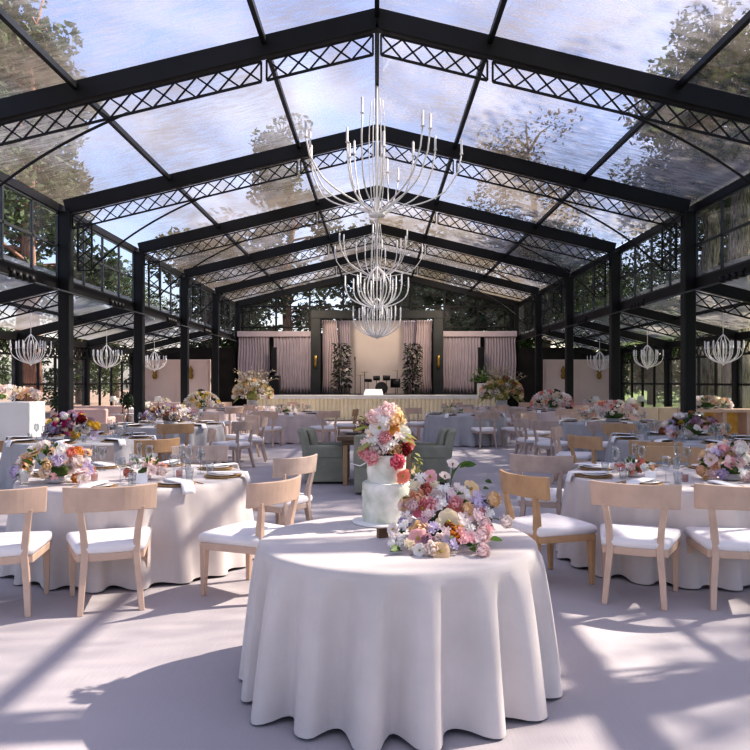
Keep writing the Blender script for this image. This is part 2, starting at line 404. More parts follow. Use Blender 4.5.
# gable end
YG = ROWS[-1]
w = empty('window_%d' % wn, (0, YG, 0)); struct(w)
m = MB()
for i in range(-4, 5):
    x = i*1.62; m.bar((x,0,0), (x,0,zr(x)-.2), .09, .09)
for z in (4.25, 5.25): m.bar((-HW,0,z), (HW,0,z), .07, .08)
m.build('frame', M_black, w)
m = MB(); m.add([(-HW,.03,0),(HW,.03,0),(HW,.03,ZE),(0,.03,ZR),(-HW,.03,ZE)], [(0,1,2,3,4)]); m.build('pane', M_pane, w)
for side, sg in (('left', -1), ('right', 1)):
    m = MB(); a, b = sorted((sg*(HW+.0), sg*(WX+.1))); m.box(a, b, 35.5, 35.6, 0, 3.25); struct(m.build('wall_back_%s' % side, M_darkwall))
    # blush booth wall
    t = MB(); a, b = sorted((sg*6.95, sg*9.75)); t.box(a, b, 31.3, 31.42, 0, 2.56)
    o = t.build('wall_panel_%s' % side, M_pinkwall, bevel=.02); struct(o)
    m = MB()
    for j in range(2):
        xa = sg*(6.95+.1+1.37*j); xb = sg*(6.95+1.3+1.37*j); aa, bb = sorted((xa, xb))
        for (p, q) in (((aa,.8),(bb,.8)), ((aa,2.4),(bb,2.4)), ((aa,.8),(aa,2.4)), ((bb,.8),(bb,2.4))):
            m.bar((p[0],31.29,p[1]), (q[0],31.29,q[1]), .03, .03)
    m.build('moulding', M_pinkwall, o)
    for j in range(2):
        x = sg*(7.75+1.5*j)
        sc = empty('wall_sconce', (x, 31.28, 2.0), 0, 'small gold wall sconce on the %s blush panel, %s the nave' % (side, 'nearer' if j == 0 else 'farther from'), 'sconce')
        mb = MB(); mb.lathe([(0,-.26),(.07,-.24),(.11,-.12),(.06,-.02),(.10,.10),(.05,.22),(0,.26)], 12, (0,-.06,0)); mb.build('ornament', M_gold, sc)
        mb = MB(); mb.lathe([(0,.3),(.03,.28),(.02,.18),(0,.18)], 8, (0,-.06,0)); mb.build('finial', M_gold, sc)

m = MB(); m.box(-HW+.15, HW-.15, 35.75, 35.85, 0, 3.95); struct(m.build('wall_back', M_darkwall))
# ------------------------------------------------------------------ stage
SY = 31.4; SZ = 1.07
st = empty('stage', (0, SY, 0), 0, 'low stage with a cream ribbed front and black floor at the far end', 'stage')
m = MB()
n = 64
for i in range(n):
    x0 = -5.45+10.9*i/n; w_ = 10.9/n
    vs = []
    for j in range(7):
        t = pi*j/6; vs += [(x0+w_/2-w_*.44*cos(t), -.06*sin(t), .02), (x0+w_/2-w_*.44*cos(t), -.06*sin(t), SZ-.16)]
    m.add(vs, [(2*j, 2*j+2, 2*j+3, 2*j+1) for j in range(6)], True)
m.box(-5.45, 5.45, .0, .06, .02, SZ-.16)
m.build('ribbed_front', M_rib, st)
m = MB(); m.box(-5.5, 5.5, -.1, .3, SZ-.16, SZ); m.build('front_ledge', M_stagetop, st, bevel=.01)
m = MB(); m.box(-5.5, 5.5, .3, 4.2, SZ-.1, SZ-.004); m.build('platform', M_stagefloor, st)
def drape(name, x0, x1, y, z0, z1, folds, amp, material, parent=None, gather=None, loc=(0,0,0)):
    m = MB(); nx = folds*8; ph = [random.uniform(-.6,.6) for _ in range(folds+2)]
    def f(u, v):
        k = u*folds; i = int(k); p = k + ph[i]*.25*sin(pi*(k-i))
        x = x0+(x1-x0)*u
        if gather: x = gather(u, v, x)
        return (x + .02*sin(9*v+3*u), y - amp*(.5+.5*cos(2*pi*p))*(1.0-.35*v) - .02*sin(5*u+4*v), z0+(z1-z0)*v)
    m.grid(f, nx, 8)
    return m.build(name, material, parent, loc, solid=.006)
DY = 35.3
for side, sg in (('left', -1), ('right', 1)):
    r = empty('stage_curtain', (0, DY, 0), 0, 'mauve pleated curtain wall with pink valance to the %s of the dark stage portal' % side, 'curtain')
    a, b = sorted((sg*3.1, sg*6.5)); mid = (a+b)/2+sg*.15
    for (p, q) in ((a, mid-.09), (mid+.09, b)):
        drape('curtain_panel', p, q, -.02, SZ+.003, 3.8, 11, .15, M_drape, r)
    mb = MB(); mb.box(a-.05, b+.05, -.22, .02, 3.74, 4.0); mb.build('valance', M_valance, r, bevel=.02)
    # line array speaker
    sx = -4.75 if sg < 0 else 4.78
    sp = empty('column_speaker', (sx, 34.6, SZ), 0, 'tall black column loudspeaker standing on the %s side of the stage' % side, 'speaker')
    mb = MB(); mb.box(-.27,.27,-.3,.3,0,.85); mb.build('subwoofer', M_speaker, sp, bevel=.02)
    mb = MB(); mb.box(-.03,.03,-.03,.03,.85,.95); mb.build('pole', M_speaker, sp)
    mb = MB(); mb.box(-.12,.12,-.12,.12,.95,2.15); mb.build('column', M_speaker, sp, bevel=.02)
    mb = MB(); mb.box(-.10,.10,-.135,-.12,.99,2.11); mb.build('grille', M_black, sp)
# portal
pr = empty('stage_portal', (0, 34.4, SZ), 0, 'charcoal rectangular portal frame in the middle of the stage', 'portal')
for sg in (-1, 1):
    mb = MB(); a, b = sorted((sg*2.58, sg*3.02)); mb.box(a, b, -.2, .3, 0, 3.46); mb.build('jamb', M_portal, pr, bevel=.015)
    sc = empty('wall_sconce', (sg*2.8, 34.17, 2.55), 0, 'long gold sconce on the %s jamb of the stage portal' % ('left' if sg < 0 else 'right'), 'sconce')
    mb = MB(); mb.lathe([(0,-.28),(.05,-.27),(.06,-.1),(.045,0),(.06,.1),(.05,.27),(0,.28)], 10, (0,-.03,0)); mb.build('shade', M_gold, sc)
    mb = MB(); mb.box(-.03,.03,-.01,.03,-.1,.1); mb.build('bracket', M_gold, sc)
mb = MB(); mb.box(-3.02, 3.02, -.2, .3, 3.46, 3.82); mb.build('lintel', M_portal, pr, bevel=.015)
for sg in (-1, 1):
    side = 'left' if sg < 0 else 'right'
    g = (lambda sg: lambda u, v, x: x + sg*.22*sin(pi*min(1, v*1.05))*(-.3) )(sg)
    r = empty('portal_curtain', (0, 34.8, 0), 0, 'pair of mauve drapes hanging inside the %s side of the stage portal' % side, 'curtain')
    a, b = sorted((sg*1.85, sg*2.56))
    drape('curtain_panel', a, b, 0, SZ+.003, 4.48, 6, .14, M_valance, r, g)
    a, b = sorted((sg*1.25, sg*1.85))
    drape('curtain_panel', a, b, .28, SZ+.003, 4.48, 5, .12, M_drape, r)
bd = MB(); bd.box(-1.75, 1.75, 35.35, 35.42, SZ, 4.52)
tag(bd.build('backdrop_panel', M_backdrop), 'plain warm beige backdrop panel at the centre of the stage', 'backdrop')

# ------------------------------------------------------------------ flowers
def petal(mb, az, rad, hw, p0, p1, flare, tip=.6, n=3, zoff=0.0, sq=1.0):
    """a petal lying on a sphere from polar p0 to p1 (0 = bottom), opening outward by flare"""
    vs = []; nv = 4
    for j in range(nv+1):
        t = j/nv; ph = p0+(p1-p0)*t; w = hw*(sin(pi*(.12+.80*t))**.6)*(1-(1-tip)*t*t)
        for i in range(n+1):
            s = -1+2*i/n; a = az + w*s
            r = rad*(1+flare*t*t) * (1-.06*s*s*t)
            vs.append((r*sin(ph)*cos(a), r*sin(ph)*sin(a), -r*cos(ph)*sq+zoff))
    mb.add(vs, [(j*(n+1)+i, j*(n+1)+i+1, (j+1)*(n+1)+i+1, (j+1)*(n+1)+i) for j in range(nv) for i in range(n)], True)
def bloom_mb(kind, mb, rnd, M=None):
    """unit radius bloom looking up +Z"""
    s0 = len(mb.v)
    if kind == 'rose':
        for L, (r, n, p1, fl) in enumerate([(1.0,6,1.75,.12),(.86,5,2.0,.05),(.70,5,2.3,0),(.52,4,2.6,0),(.34,3,2.8,0)]):
            for i in range(n): petal(mb, 2*pi*i/n+L*.7+rnd.uniform(-.1,.1), r, 2.3/n*1.15, .35, p1, fl, .8, zoff=.05*L)
    elif kind == 'ranunculus':
        for L, (r, n, p1, fl) in enumerate([(1.0,7,1.5,.15),(.93,7,1.8,0),(.82,6,2.05,0),(.68,6,2.3,0),(.5,5,2.55,0),(.32,4,2.8,0)]):
            for i in range(n): petal(mb, 2*pi*i/n+L*.45+rnd.uniform(-.08,.08), r, 2.5/n*1.1, .4, p1, fl, .9, 2, zoff=.04*L)
    elif kind == 'poppy':
        for L, (n, p1, fl) in enumerate([(4,1.35,.5),(4,1.55,.3)]):
            for i in range(n): petal(mb, 2*pi*i/n+L*.78+rnd.uniform(-.15,.15), .72, .85, .15, p1, fl+.1, 1.0, 4, sq=.55)
        c = mb.cur; mb.cur = 1; mb.lathe([(.0,.05),(.16,.0),(.20,-.12),(.12,-.3),(0,-.35)][::-1], 8, (0,0,-.05)); mb.cur = c
    elif kind == 'spray':
        for q in range(9):
            a = rnd.uniform(0, 2*pi); rr = rnd.uniform(0, .75); c = Vector((rr*cos(a), rr*sin(a), rnd.uniform(-.2,.45)*(1.2-rr)))
            tl = rnd.uniform(-.5,.5); R = .42
            for i in range(5):
                aa = 2*pi*i/5+q; d = Vector((cos(aa), sin(aa), .35+tl*cos(aa))); e = Vector((-sin(aa), cos(aa), 0))
                mb.add([c, c+d*R*.6+e*R*.32, c+d*R, c+d*R*.6-e*R*.32], [(0,1,2,3)], True)
BL = {}
def bloom_mesh(kind, colr):
    key = (kind, colr)
    if key not in BL:
        mb = MB(); bloom_mb(kind, mb, random.Random(len(BL)+3))
        BL[key] = mb.mesh(kind, [PET[colr], M_centre])
    return BL[key]
def aim(o, d, spin=0):
    d = Vector(d).normalized(); o.rotation_mode = 'QUATERNION'
    o.rotation_quaternion = d.to_track_quat('Z', 'Y') @ Matrix.Rotation(spin, 3, 'Z').to_quaternion()
def bloom(kind, colr, loc, d, r, parent, rnd=random):
    o = bpy.data.objects.new(kind if kind != 'spray' else 'blossom_spray', bloom_mesh(kind, colr)); COL.objects.link(o)
    o.parent = parent; o.location = loc; aim(o, d, rnd.uniform(0, 6.28)); o.scale = (r,)*3
    return o
def leaf(mb, base, d, L, W, droop=.3, rnd=random):
    d = Vector(d).normalized(); s = d.cross(Vector((0,0,1)))
    if s.length < .1: s = Vector((1,0,0))
    s.normalize(); s = (Matrix.Rotation(rnd.uniform(-1,1), 3, d) @ s); up = s.cross(d)
    b = Vector(base); vs = []
    for t, w in ((0,.1),(.3,.85),(.6,.9),(.85,.45),(1,.02)):
        c = b + d*L*t - Vector((0,0,1))*droop*L*t*t
        vs += [c - s*W*w/2 + up*W*w*.18, c, c + s*W*w/2 + up*W*w*.18]
    fs = []
    for j in range(4):
        fs += [(3*j, 3*j+1, 3*j+4, 3*j+3), (3*j+1, 3*j+2, 3*j+5, 3*j+4)]
    mb.add(vs, fs, True)
def dome_pt(rnd, rx, ry, rz, low=-.2):
    while True:
        d = Vector((rnd.gauss(0,1), rnd.gauss(0,1), rnd.gauss(0,1))).normalized()
        if d.z > low: break
    return Vector((d.x*rx, d.y*ry, d.z*rz)), Vector((d.x/rx, d.y/ry, d.z/rz)).normalized()
def vase_build(root, h, r, material=None):
    m = MB(); m.lathe([(r*.6,0),(r*.95,h*.15),(r,h*.5),(r*.75,h*.85),(r*.85,h),(r*.7,h*.98),(r*.6,h*.5)], 14); m.build('vase', material or M_vase, root)
def arrangement(label, loc, rx, ry, rz, n, colors, r=(.035,.055), detail=True, leaves=40, vase=.12, seed=1, twigs=0, twm=None, leafm=None,
                ll=(.08,.16), kinds=('rose','ranunculus','poppy','spray'), group=None):
    rnd = random.Random(seed)
    root = empty('flower_arrangement', loc, 0, label, 'flowers', group)
    vase_build(root, max(.04, vase), min(rx, ry)*.4)
    c = Vector((0,0,vase*.9 + rz*.25))
    m = MB()
    for i in range(leaves):
        p, d = dome_pt(rnd, rx*.7, ry*.7, rz*.7)
        leaf(m, c+p, d+Vector((0,0,rnd.uniform(-.2,.6))), rnd.uniform(*ll), rnd.uniform(.03,.055)*(ll[1]/.16), .3, rnd)
    m.lathe([(0,-rz*.3),(rx*.3,-rz*.2),(rx*.32,rz*.05),(rx*.15,rz*.25),(0,rz*.3)], 10, c)
    m.build('foliage', leafm or M_leaf, root)
    if twigs:
        m = MB()
        for i in range(twigs):
            a = rnd.uniform(0, 2*pi); b = rnd.uniform(.25, 1.0); Lh = rnd.uniform(.7,1.3)*rz*1.25
            p0 = c; p2 = c+Vector((cos(a)*rx*1.2*b, sin(a)*ry*1.2*b, Lh)); p1 = c+Vector((cos(a)*rx*.3*b, sin(a)*ry*.3*b, Lh*.6))
            pts = [(1-t)**2*p0+2*t*(1-t)*p1+t*t*p2 for t in (0,.25,.5,.75,1)]
            m.tube(pts, [.012,.010,.008,.006,.003], 4)
            for q in range(9):
                t = rnd.uniform(.5,1); pt = (1-t)**2*p0+2*t*(1-t)*p1+t*t*p2
                leaf(m, pt, (rnd.uniform(-1,1), rnd.uniform(-1,1), rnd.uniform(-.2,1)), .13, .04, .2, rnd)
        m.build('branches', twm or M_paletwig, root)
    if detail:
        for i in range(n):
            p, d = dome_pt(rnd, rx, ry, rz, -.3)
            k = rnd.choice(kinds); cl = rnd.choice(colors)
            bloom(k, cl, c+p*rnd.uniform(.88,1.06), d+Vector((0,-.25,.2)), rnd.uniform(*r), root, rnd)
    else:
        m = MB(); cols = sorted(set(colors))
        for i in range(n):
            p, d = dome_pt(rnd, rx, ry, rz, -.1); R = rnd.uniform(*r); cl = rnd.choice(colors)
            sub = MB(); L2 = [(1.0,5,1.7,.15),(.7,4,2.2,0),(.4,3,2.7,0)]
            for L,(rr,nn,p1,fl) in enumerate(L2):
                for q in range(nn): petal(sub, 2*pi*q/nn+L, rr, 2.4/nn, .5, p1, fl, .9, 2)
            qt = (d+Vector((0,-.2,.2))).to_track_quat('Z','Y'); m.cur = cols.index(cl)
            m.add([c+p+(qt @ (Vector(v)*R)) for v in sub.v], sub.f, True)
        m.build('blossoms', [PET[x] for x in cols], root)
    return root

# ------------------------------------------------------------------ tables, chairs
def cloth_mb(R, H, flare, folds, amp, seed, nth=None, pw=.65):
    rnd = random.Random(seed); m = MB(); nth = nth or folds*12
    offs = [rnd.uniform(-.28,.28) for _ in range(folds)]; amps = [rnd.uniform(.55,1.15) for _ in range(folds)]
    def fold(th):
        k = (th/(2*pi)*folds) % folds; i = int(k); f = k-i
        c = f - .5 - offs[i]*sin(pi*f)
        a = amps[i]*(1-f)+amps[(i+1)%folds]*f
        v = cos(2*pi*f + offs[i]*1.5*sin(2*pi*f))
        return a*(abs(v)**.75*(1 if v > 0 else -1))
    rings = [(0, H, 0), (R*.5, H, 0), (R*.93, H, 0), (R*.985, H-.002, 0), (R+.004, H-.014, 0), (R+.012, H-.05, .02)]
    NV = 14
    for j in range(1, NV+1):
        t = j/NV; rings.append((R+.012+flare*t**1.1, H-.05-(H-.06)*t, t**pw))
    vs = [(0,0,H)]; fs = []
    for (r, z, a) in rings[1:]:
        for k in range(nth):
            th = 2*pi*k/nth; f = fold(th)
            rr = r + amp*a*f*.8 + (.012*sin(th*3+seed)+.008*sin(7*th))*a
            zz = z
            if a > .95: zz = z + .012*(1-f)
            tw = .035*a*sin(2*th+seed)+.02*a*f
            vs.append((rr*cos(th+tw), rr*sin(th+tw), zz))
    for k in range(nth): fs.append((0, 1+k, 1+(k+1)%nth))
    for i in range(len(rings)-2):
        for k in range(nth):
            a = 1+i*nth+k; b = 1+i*nth+(k+1)%nth; fs.append((a, a+nth, b+nth, b))
    m.add(vs, fs, True)
    return m
def round_table(loc, R, label_t, label_c, material, seed, H=.765, flare=.06, folds=20, amp=.06, pw=.6):
    t = empty('round_table', (loc[0], loc[1], 0), 0, label_t, 'table')
    m = MB(); m.lathe([(0,H-.045),(R-.03,H-.045),(R-.03,H-.012),(0,H-.012)], 40); m.build('tabletop', M_wood2, t)
    m = MB(); m.lathe([(.28,0),(.28,.03),(.06,.08),(.05,.4),(.08,H-.05),(0,H-.05)], 16); m.build('pedestal', M_wood2, t)
    c = cloth_mb(R, H, flare, folds, amp, seed, None, pw).build('tablecloth', material, None, (loc[0], loc[1], 0))
    tag(c, label_c, 'tablecloth')
    return c

def chair_parts(root, mw):
    # front is +Y; origin on the floor under the seat
    for sg in (-1, 1):
        m = MB()
        pts = [(sg*.205,-.32,0,.040,.046),(sg*.19,-.265,.2,.046,.052),(sg*.172,-.235,.40,.052,.060),(sg*.182,-.245,.55,.048,.05),(sg*.208,-.283,.735,.044,.034)]
        vs = []; fs = []
        for (x, y, z, w, d) in pts: vs += [(x-w/2,y-d/2,z),(x+w/2,y-d/2,z),(x+w/2,y+d/2,z),(x-w/2,y+d/2,z)]
        for i in range(4):
            for k in range(4): fs.append((4*i+k, 4*i+(k+1)%4, 4*i+4+(k+1)%4, 4*i+4+k))
        fs += [(3,2,1,0), (16,17,18,19)]
        m.add(vs, fs, False); m.build('leg', mw, root, bevel=.006)
        m = MB(); vs = []
        for (x, y, z, w) in ((sg*.262,.235,0,.034),(sg*.262,.225,.40,.055)):
            vs += [(x-w/2,y-w/2,z),(x+w/2,y-w/2,z),(x+w/2,y+w/2,z),(x-w/2,y+w/2,z)]
        m.add(vs, [(3,2,1,0),(4,5,6,7)]+[(k,(k+1)%4,4+(k+1)%4,4+k) for k in range(4)], False); m.build('leg', mw, root, bevel=.005)
    # seat outline, trapezoid with rounded front
    def outline(g=0.0):
        pts = []
        for i in range(9):
            t = i/8; pts.append((-.305-g+.61*t+2*g*t, .245+g+.035*sin(pi*t)))
        for i in range(7):
            t = i/6; pts.append((.235+g-(.47+2*g)*t, -.255-g*.5-.02*sin(pi*t)))
        return pts
    def slab(m, g, levels, smooth):
        o = outline(0); n = len(o); vs = []
        for (sc, z) in levels: vs += [(x*sc, y*sc, z) for (x, y) in o]
        fs = [tuple(range(n)), tuple((len(levels)-1)*n+k for k in range(n))[::-1]]
        for i in range(len(levels)-1):
            for k in range(n): fs.append((i*n+k, (i+1)*n+k, (i+1)*n+(k+1)%n, i*n+(k+1)%n))
        m.add(vs, fs, smooth)
    m = MB(); slab(m, 0, [(.97,.355),(.97,.41)], False); m.build('seat_frame', mw, root, bevel=.006)
    m = MB(); slab(m, 0, [(.96,.41),(1.0,.425),(1.01,.45),(.985,.475),(.9,.487),(.6,.492)], True); m.build('seat_cushion', M_seat, root)
    # curved back rail
    m = MB(); n = 14; vs = []
    for i in range(n+1):
        t = -1+2*i/n; x = .31*t; y = -.325+.10*t*t
        for (dy, z) in ((-.016,.715),(.016,.715),(-.004,.885),(-.034,.885)):
            vs.append((x*(1+.03*(z-.715)/.17), y+dy, z - .012*t*t*(1 if z < .8 else -.3)))
    fs = []
    for i in range(n):
        for k in range(4): fs.append((4*i+k, 4*i+4+k, 4*i+4+(k+1)%4, 4*i+(k+1)%4))
    fs += [(0,1,2,3), (4*n+3,4*n+2,4*n+1,4*n)]
    m.add(vs, fs, False); m.build('back_rail', mw, root, bevel=.006)
CH = {}
for nm, mw in (('pale', M_wood), ('honey', M_wood2), ('grey', M_wood3)):
    r = empty('dining_chair'); chair_parts(r, mw); CH[nm] = Proto(r)
WORDS = dict(pale='pale oak', honey='honey oak', grey='greyed oak')
PLACED = []
def near_placed(x, y):
    return any((x-a)**2+(y-b)**2 < .74**2 for a, b in PLACED) or any(abs(x-q) < .5 and abs(y-yy) < .5 for q in (-HW, HW) for yy in ROWS)
def chair(x, y, dx, dy, label, wood='pale', group=None):
    PLACED.append((x, y))
    return CH[wood].place((x, y, 0), atan2(-dx, dy), label=WORDS[wood]+' chair '+label, cat='chair', group=group)

# tables: name -> (x, y, R, H)
TB = dict(
    L1=(-2.20, 6.85, 1.0, M_linen, 'the front left table'),
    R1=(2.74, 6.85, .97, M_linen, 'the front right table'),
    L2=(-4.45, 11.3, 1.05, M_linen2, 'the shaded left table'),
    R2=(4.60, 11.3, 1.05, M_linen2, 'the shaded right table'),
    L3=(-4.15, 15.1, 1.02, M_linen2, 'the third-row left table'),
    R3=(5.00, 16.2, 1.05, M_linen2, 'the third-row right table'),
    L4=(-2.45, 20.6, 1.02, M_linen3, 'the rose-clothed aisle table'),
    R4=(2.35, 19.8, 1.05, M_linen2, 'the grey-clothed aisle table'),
    L5=(-5.35, 22.9, 1.0, M_linen3, 'the left post-row table'),
    R5=(5.2, 22.3, 1.0, M_linen3, 'the right post-row table'),
    L6=(-4.3, 26.0, 1.0, M_linen3, 'the far left stage-side table'),
    R6=(4.1, 25.6, 1.0, M_linen3, 'the far right stage-side table'))
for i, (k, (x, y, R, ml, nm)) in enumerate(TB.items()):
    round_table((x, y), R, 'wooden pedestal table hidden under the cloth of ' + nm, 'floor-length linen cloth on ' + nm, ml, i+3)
# cake table
CT = (.11, 4.12)
round_table(CT, .75, 'small round cake table under the blush linen in the foreground', 'blush grey linen cloth in deep folds on the foreground cake table',
            M_linen, 21, .765, .05, 18, .10, .42)

chair(-1.98, 5.56, -.36, .93, 'seen from behind, right of two before the front left table')
chair(-2.70, 5.42, -.30, .95, 'with its back to us, cut by the left edge of the photo')
chair(-.98, 5.80, -.86, .50, 'alone at the right side of the front left table')
chair(-1.0, 7.55, -.82, .57, 'turned away behind the right side of the front left table', 'grey')
chair(-3.17, 8.28, .54, -.84, 'facing the camera across the front left table', 'grey')
chair(-2.0, 8.33, .1, -1, 'at the far right of the front left table, half hidden by glasses', 'grey')
chair(1.98, 5.70, .40, .92, 'seen from behind, left of two before the front right table')
chair(2.66, 5.60, .22, .97, 'with its back to us, cut by the right edge of the photo')
chair(1.40, 6.15, .90, .42, 'turned sideways beside the cake flowers at the front right table', 'honey')
chair(1.74, 7.80, .35, .94, 'turned away behind the left side of the front right table', 'grey')
chair(3.25, 8.25, -.35, -.93, 'facing the camera across the front right table', 'honey')
chair(3.57, 9.5, .50, .86, 'with its back to us in front of the shaded right table', 'honey')
chair(3.05, 10.4, .87, .5, 'seen edge-on at the left side of the shaded right table', 'honey')
chair(3.15, 12.0, .93, -.37, 'at the far left of the shaded right table', 'pale')
chair(4.3, 12.95, .1, -1, 'facing the camera behind the shaded right table', 'honey')
chair(5.35, 9.8, -.4, .92, 'at the near right of the shaded right table', 'grey')
chair(-3.0, 9.85, -.70, .72, 'seen edge-on at the near right of the shaded left table', 'honey')
chair(-5.0, 12.95, .1, -1, 'facing the camera behind the shaded left table', 'grey')
chair(-6.0, 11.8, .95, -.2, 'at the outer side of the shaded left table', 'honey')
chair(-2.85, 11.6, -.95, -.2, 'at the aisle side of the shaded left table', 'grey')
chair(-3.62, 13.45, -.3, .95, 'with its back to us before the third-row left table', 'honey')
chair(-2.72, 14.25, -.85, .5, 'turned sideways at the aisle side of the third-row left table', 'grey')
chair(-2.60, 15.4, -1, -.1, 'seen edge-on behind the aisle side of the third-row left table', 'grey')
chair(-5.2, 13.9, .6, .8, 'at the near left of the third-row left table', 'grey')
chair(-3.9, 16.8, 0, -1, 'facing the camera behind the third-row left table', 'pale')
chair(-2.92, 16.2, -.8, -.6, 'at the far right of the third-row left table', 'pale')
chair(3.35, 14.35, .75, .65, 'seen from behind at the near left of the third-row right table', 'grey')
chair(3.15, 15.2, .93, .3, 'seen edge-on at the aisle side of the third-row right table', 'grey')
chair(4.28, 14.1, .3, .95, 'with its back to us before the third-row right table', 'grey')
chair(5.4, 14.5, -.15, 1, 'second from the left before the third-row right table', 'pale')
chair(3.7, 17.3, .7, -.7, 'at the far left of the third-row right table', 'pale')
chair(5.0, 17.9, 0, -1, 'facing the camera behind the third-row right table', 'pale')
chair(-2.75, 18.95, .12, 1, 'with its back to us, left-hand one before the rose-clothed aisle table', 'pale')
chair(-1.35, 19.3, -.5, .85, 'seen from behind at the near right of the rose-clothed aisle table', 'pale')
chair(-.85, 20.4, -1, .1, 'seen edge-on at the right of the rose-clothed aisle table', 'honey')
chair(2.66, 18.55, -.15, 1, 'with its back to us, left-hand one before the grey-clothed aisle table', 'grey')
chair(3.50, 18.75, -.6, .8, 'seen from behind at the near right of the grey-clothed aisle table', 'grey')
chair(1.2, 21.1, .65, -.75, 'at the far left of the grey-clothed aisle table', 'pale')
chair(2.6, 21.5, -.1, -1, 'facing the camera behind the grey-clothed aisle table', 'pale')
POSW = ['at the right side', 'at the far right', 'at the far side', 'at the far left', 'at the left side', 'at the near left', 'on the camera side', 'at the near right']
for key, skip in (('L5', ()), ('R5', ()), ('L6', (2,)), ('R6', (2,))):
    x, y, R, _, nm = TB[key]
    for i in range(8):
        if near_placed(x+(R+.52)*cos(pi/4*i), y+(R+.52)*sin(pi/4*i)): continue
        if i in skip or (key in ('L5','R5') and i == {'L5':4,'R5':0}[key]): continue
        a = pi/4*i; rr = R+.52
        chair(x+rr*cos(a), y+rr*sin(a), -cos(a), -sin(a), POSW[i]+' of '+nm, ('pale','pale','grey')[i % 3])

# ------------------------------------------------------------------ place settings
def proto_obj(name, mb, mt, **k): return Proto(mb.build(name, mt, **k))
m = MB(); m.lathe([(0,0),(.155,0),(.17,.012),(.165,.016),(.14,.008),(0,.008)], 28); P_charger = proto_obj('charger_plate', m, M_charger)
m = MB(); m.lathe([(0,0),(.085,0),(.135,.016),(.132,.020),(.08,.006),(0,.006)], 28); P_plate = proto_obj('dinner_plate', m, M_plate)
m = MB(); m.lathe([(0,0),(.085,0),(.135,.016),(.132,.020),(.08,.006),(0,.006)], 24); P_bplate = proto_obj('dinner_plate', m, M_blackplate)
def nap():
    m = MB(); n = 8
    # folded napkin lying on the plate, hanging over the table edge (edge toward -Y)
    def f(u, v):
        y = .12-.42*v; z = .004
        if y < -.215: z = -(-.215-y)*1.0; y = -.215-(-.215-y)*.30
        return ((u-.5)*.11+.004*sin(8*v), y, z+.003*sin(pi*u))
    m.grid(f, 4, 14); return m
P_nap = proto_obj('napkin', nap(), M_napkin, solid=.006)
m = MB(); m.lathe([(0,0),(.036,0),(.034,.004),(.006,.010),(.0045,.10),(.012,.112),(.040,.150),(.042,.185),(.034,.225),(.0335,.224),(.040,.185),(.038,.152),(.008,.118),(0,.116)], 16); P_wine = proto_obj('wine_glass', m, M_glass)
m = MB(); m.lathe([(0,0),(.032,0),(.030,.004),(.005,.010),(.004,.11),(.014,.13),(.026,.18),(.024,.25),(.0235,.25),(.025,.18),(.010,.135),(0,.13)], 14); P_flute = proto_obj('champagne_flute', m, M_glass)
m = MB(); m.lathe([(0,0),(.030,0),(.036,.10),(.0345,.10),(.028,.010),(0,.010)], 14); P_tumb = proto_obj('water_tumbler', m, M_glass)
m = MB(); m.add([(-.045,-.02,0),(.045,-.02,0),(.045,0,.085),(-.045,0,.085),(-.045,.02,0),(.045,.02,0)], [(0,1,2,3),(5,4,3,2)]); P_card = proto_obj('table_card', m, M_card)
m = MB(); m.lathe([(0,0),(.028,0),(.030,.06),(.028,.06),(.026,.01),(0,.01)], 12); P_vot = proto_obj('votive_holder', m, M_glasspink)
m = MB(); m.box(-.008,.008,-.1,.1,0,.003); m.box(-.011,.011,.03,.1,0,.004); P_knife = proto_obj('table_knife', m, M_gold)
m = MB(); m.box(-.006,.006,-.1,.05,0,.003)
for i in range(3): m.box(-.011+.009*i,-.007+.009*i,.05,.1,0,.003)
P_fork = proto_obj('table_fork', m, M_gold)
TZ = .767
FOOT = [(-2.72,6.35,.30),(-2.02,6.55,.16),(3.02,6.55,.27),(2.30,6.75,.15),(-4.55,11.15,.34),(4.70,11.2,.40),(-4.15,15.1,.45),(5.1,16.2,.55),(-2.5,20.6,.25),(2.0,19.8,.25),(-5.35,22.9,.5),(5.2,22.3,.5)]
def free(p, r=.05): return all((p[0]-a)**2+(p[1]-b)**2 > (c+r)**2 for a, b, c in FOOT)
def setting(key, ang, where, dark=False, glasses=3, cut=True, rr=None):
    x, y, R, _, nm = TB[key]; ca, sa = cos(ang), sin(ang); rr = rr or R-.19
    px, py = x+rr*ca, y+rr*sa
    if not free((px,py), .12): return
    rz = ang+pi/2      # local -Y points outward
    w = where + ' of ' + nm.replace('the ', '', 1) if False else where + ' of ' + nm
    P_charger.place((px,py,TZ), rz, label='round tan charger '+w, cat='plate', group='tan chargers')
    (P_bplate if dark else P_plate).place((px,py,TZ+.010), rz, label=('black' if dark else 'pale')+' dinner plate '+w, cat='plate', group='dinner plates')
    P_nap.place((px,py,TZ+.034), rz, label='white folded napkin '+w, cat='napkin', group='white napkins')
    def off(r, t): return (x+(rr+r)*ca - t*sa, y+(rr+r)*sa + t*ca, TZ)
    if cut:
        P_fork.place(off(0,-.20), rz, label='gold fork beside the plate '+w, cat='fork', group='gold forks')
        P_knife.place(off(0,.20), rz, label='gold knife beside the plate '+w, cat='knife', group='gold knives')
    if glasses > 0 and free(off(-.24,.10)): P_wine.place(off(-.24,.10), rz, label='stemmed wine glass '+w, cat='glass', group='wine glasses')
    if glasses > 1 and free(off(-.27,.19)): P_flute.place(off(-.27,.19), rz, label='tall champagne flute '+w, cat='glass', group='champagne flutes')
    if glasses > 2 and free(off(-.19,.22)): P_tumb.place(off(-.19,.22), rz, label='short water tumbler '+w, cat='glass', group='water tumblers')
def seat_word(a):
    return POSW[int(round((a % (2*pi))/(pi/4))) % 8]
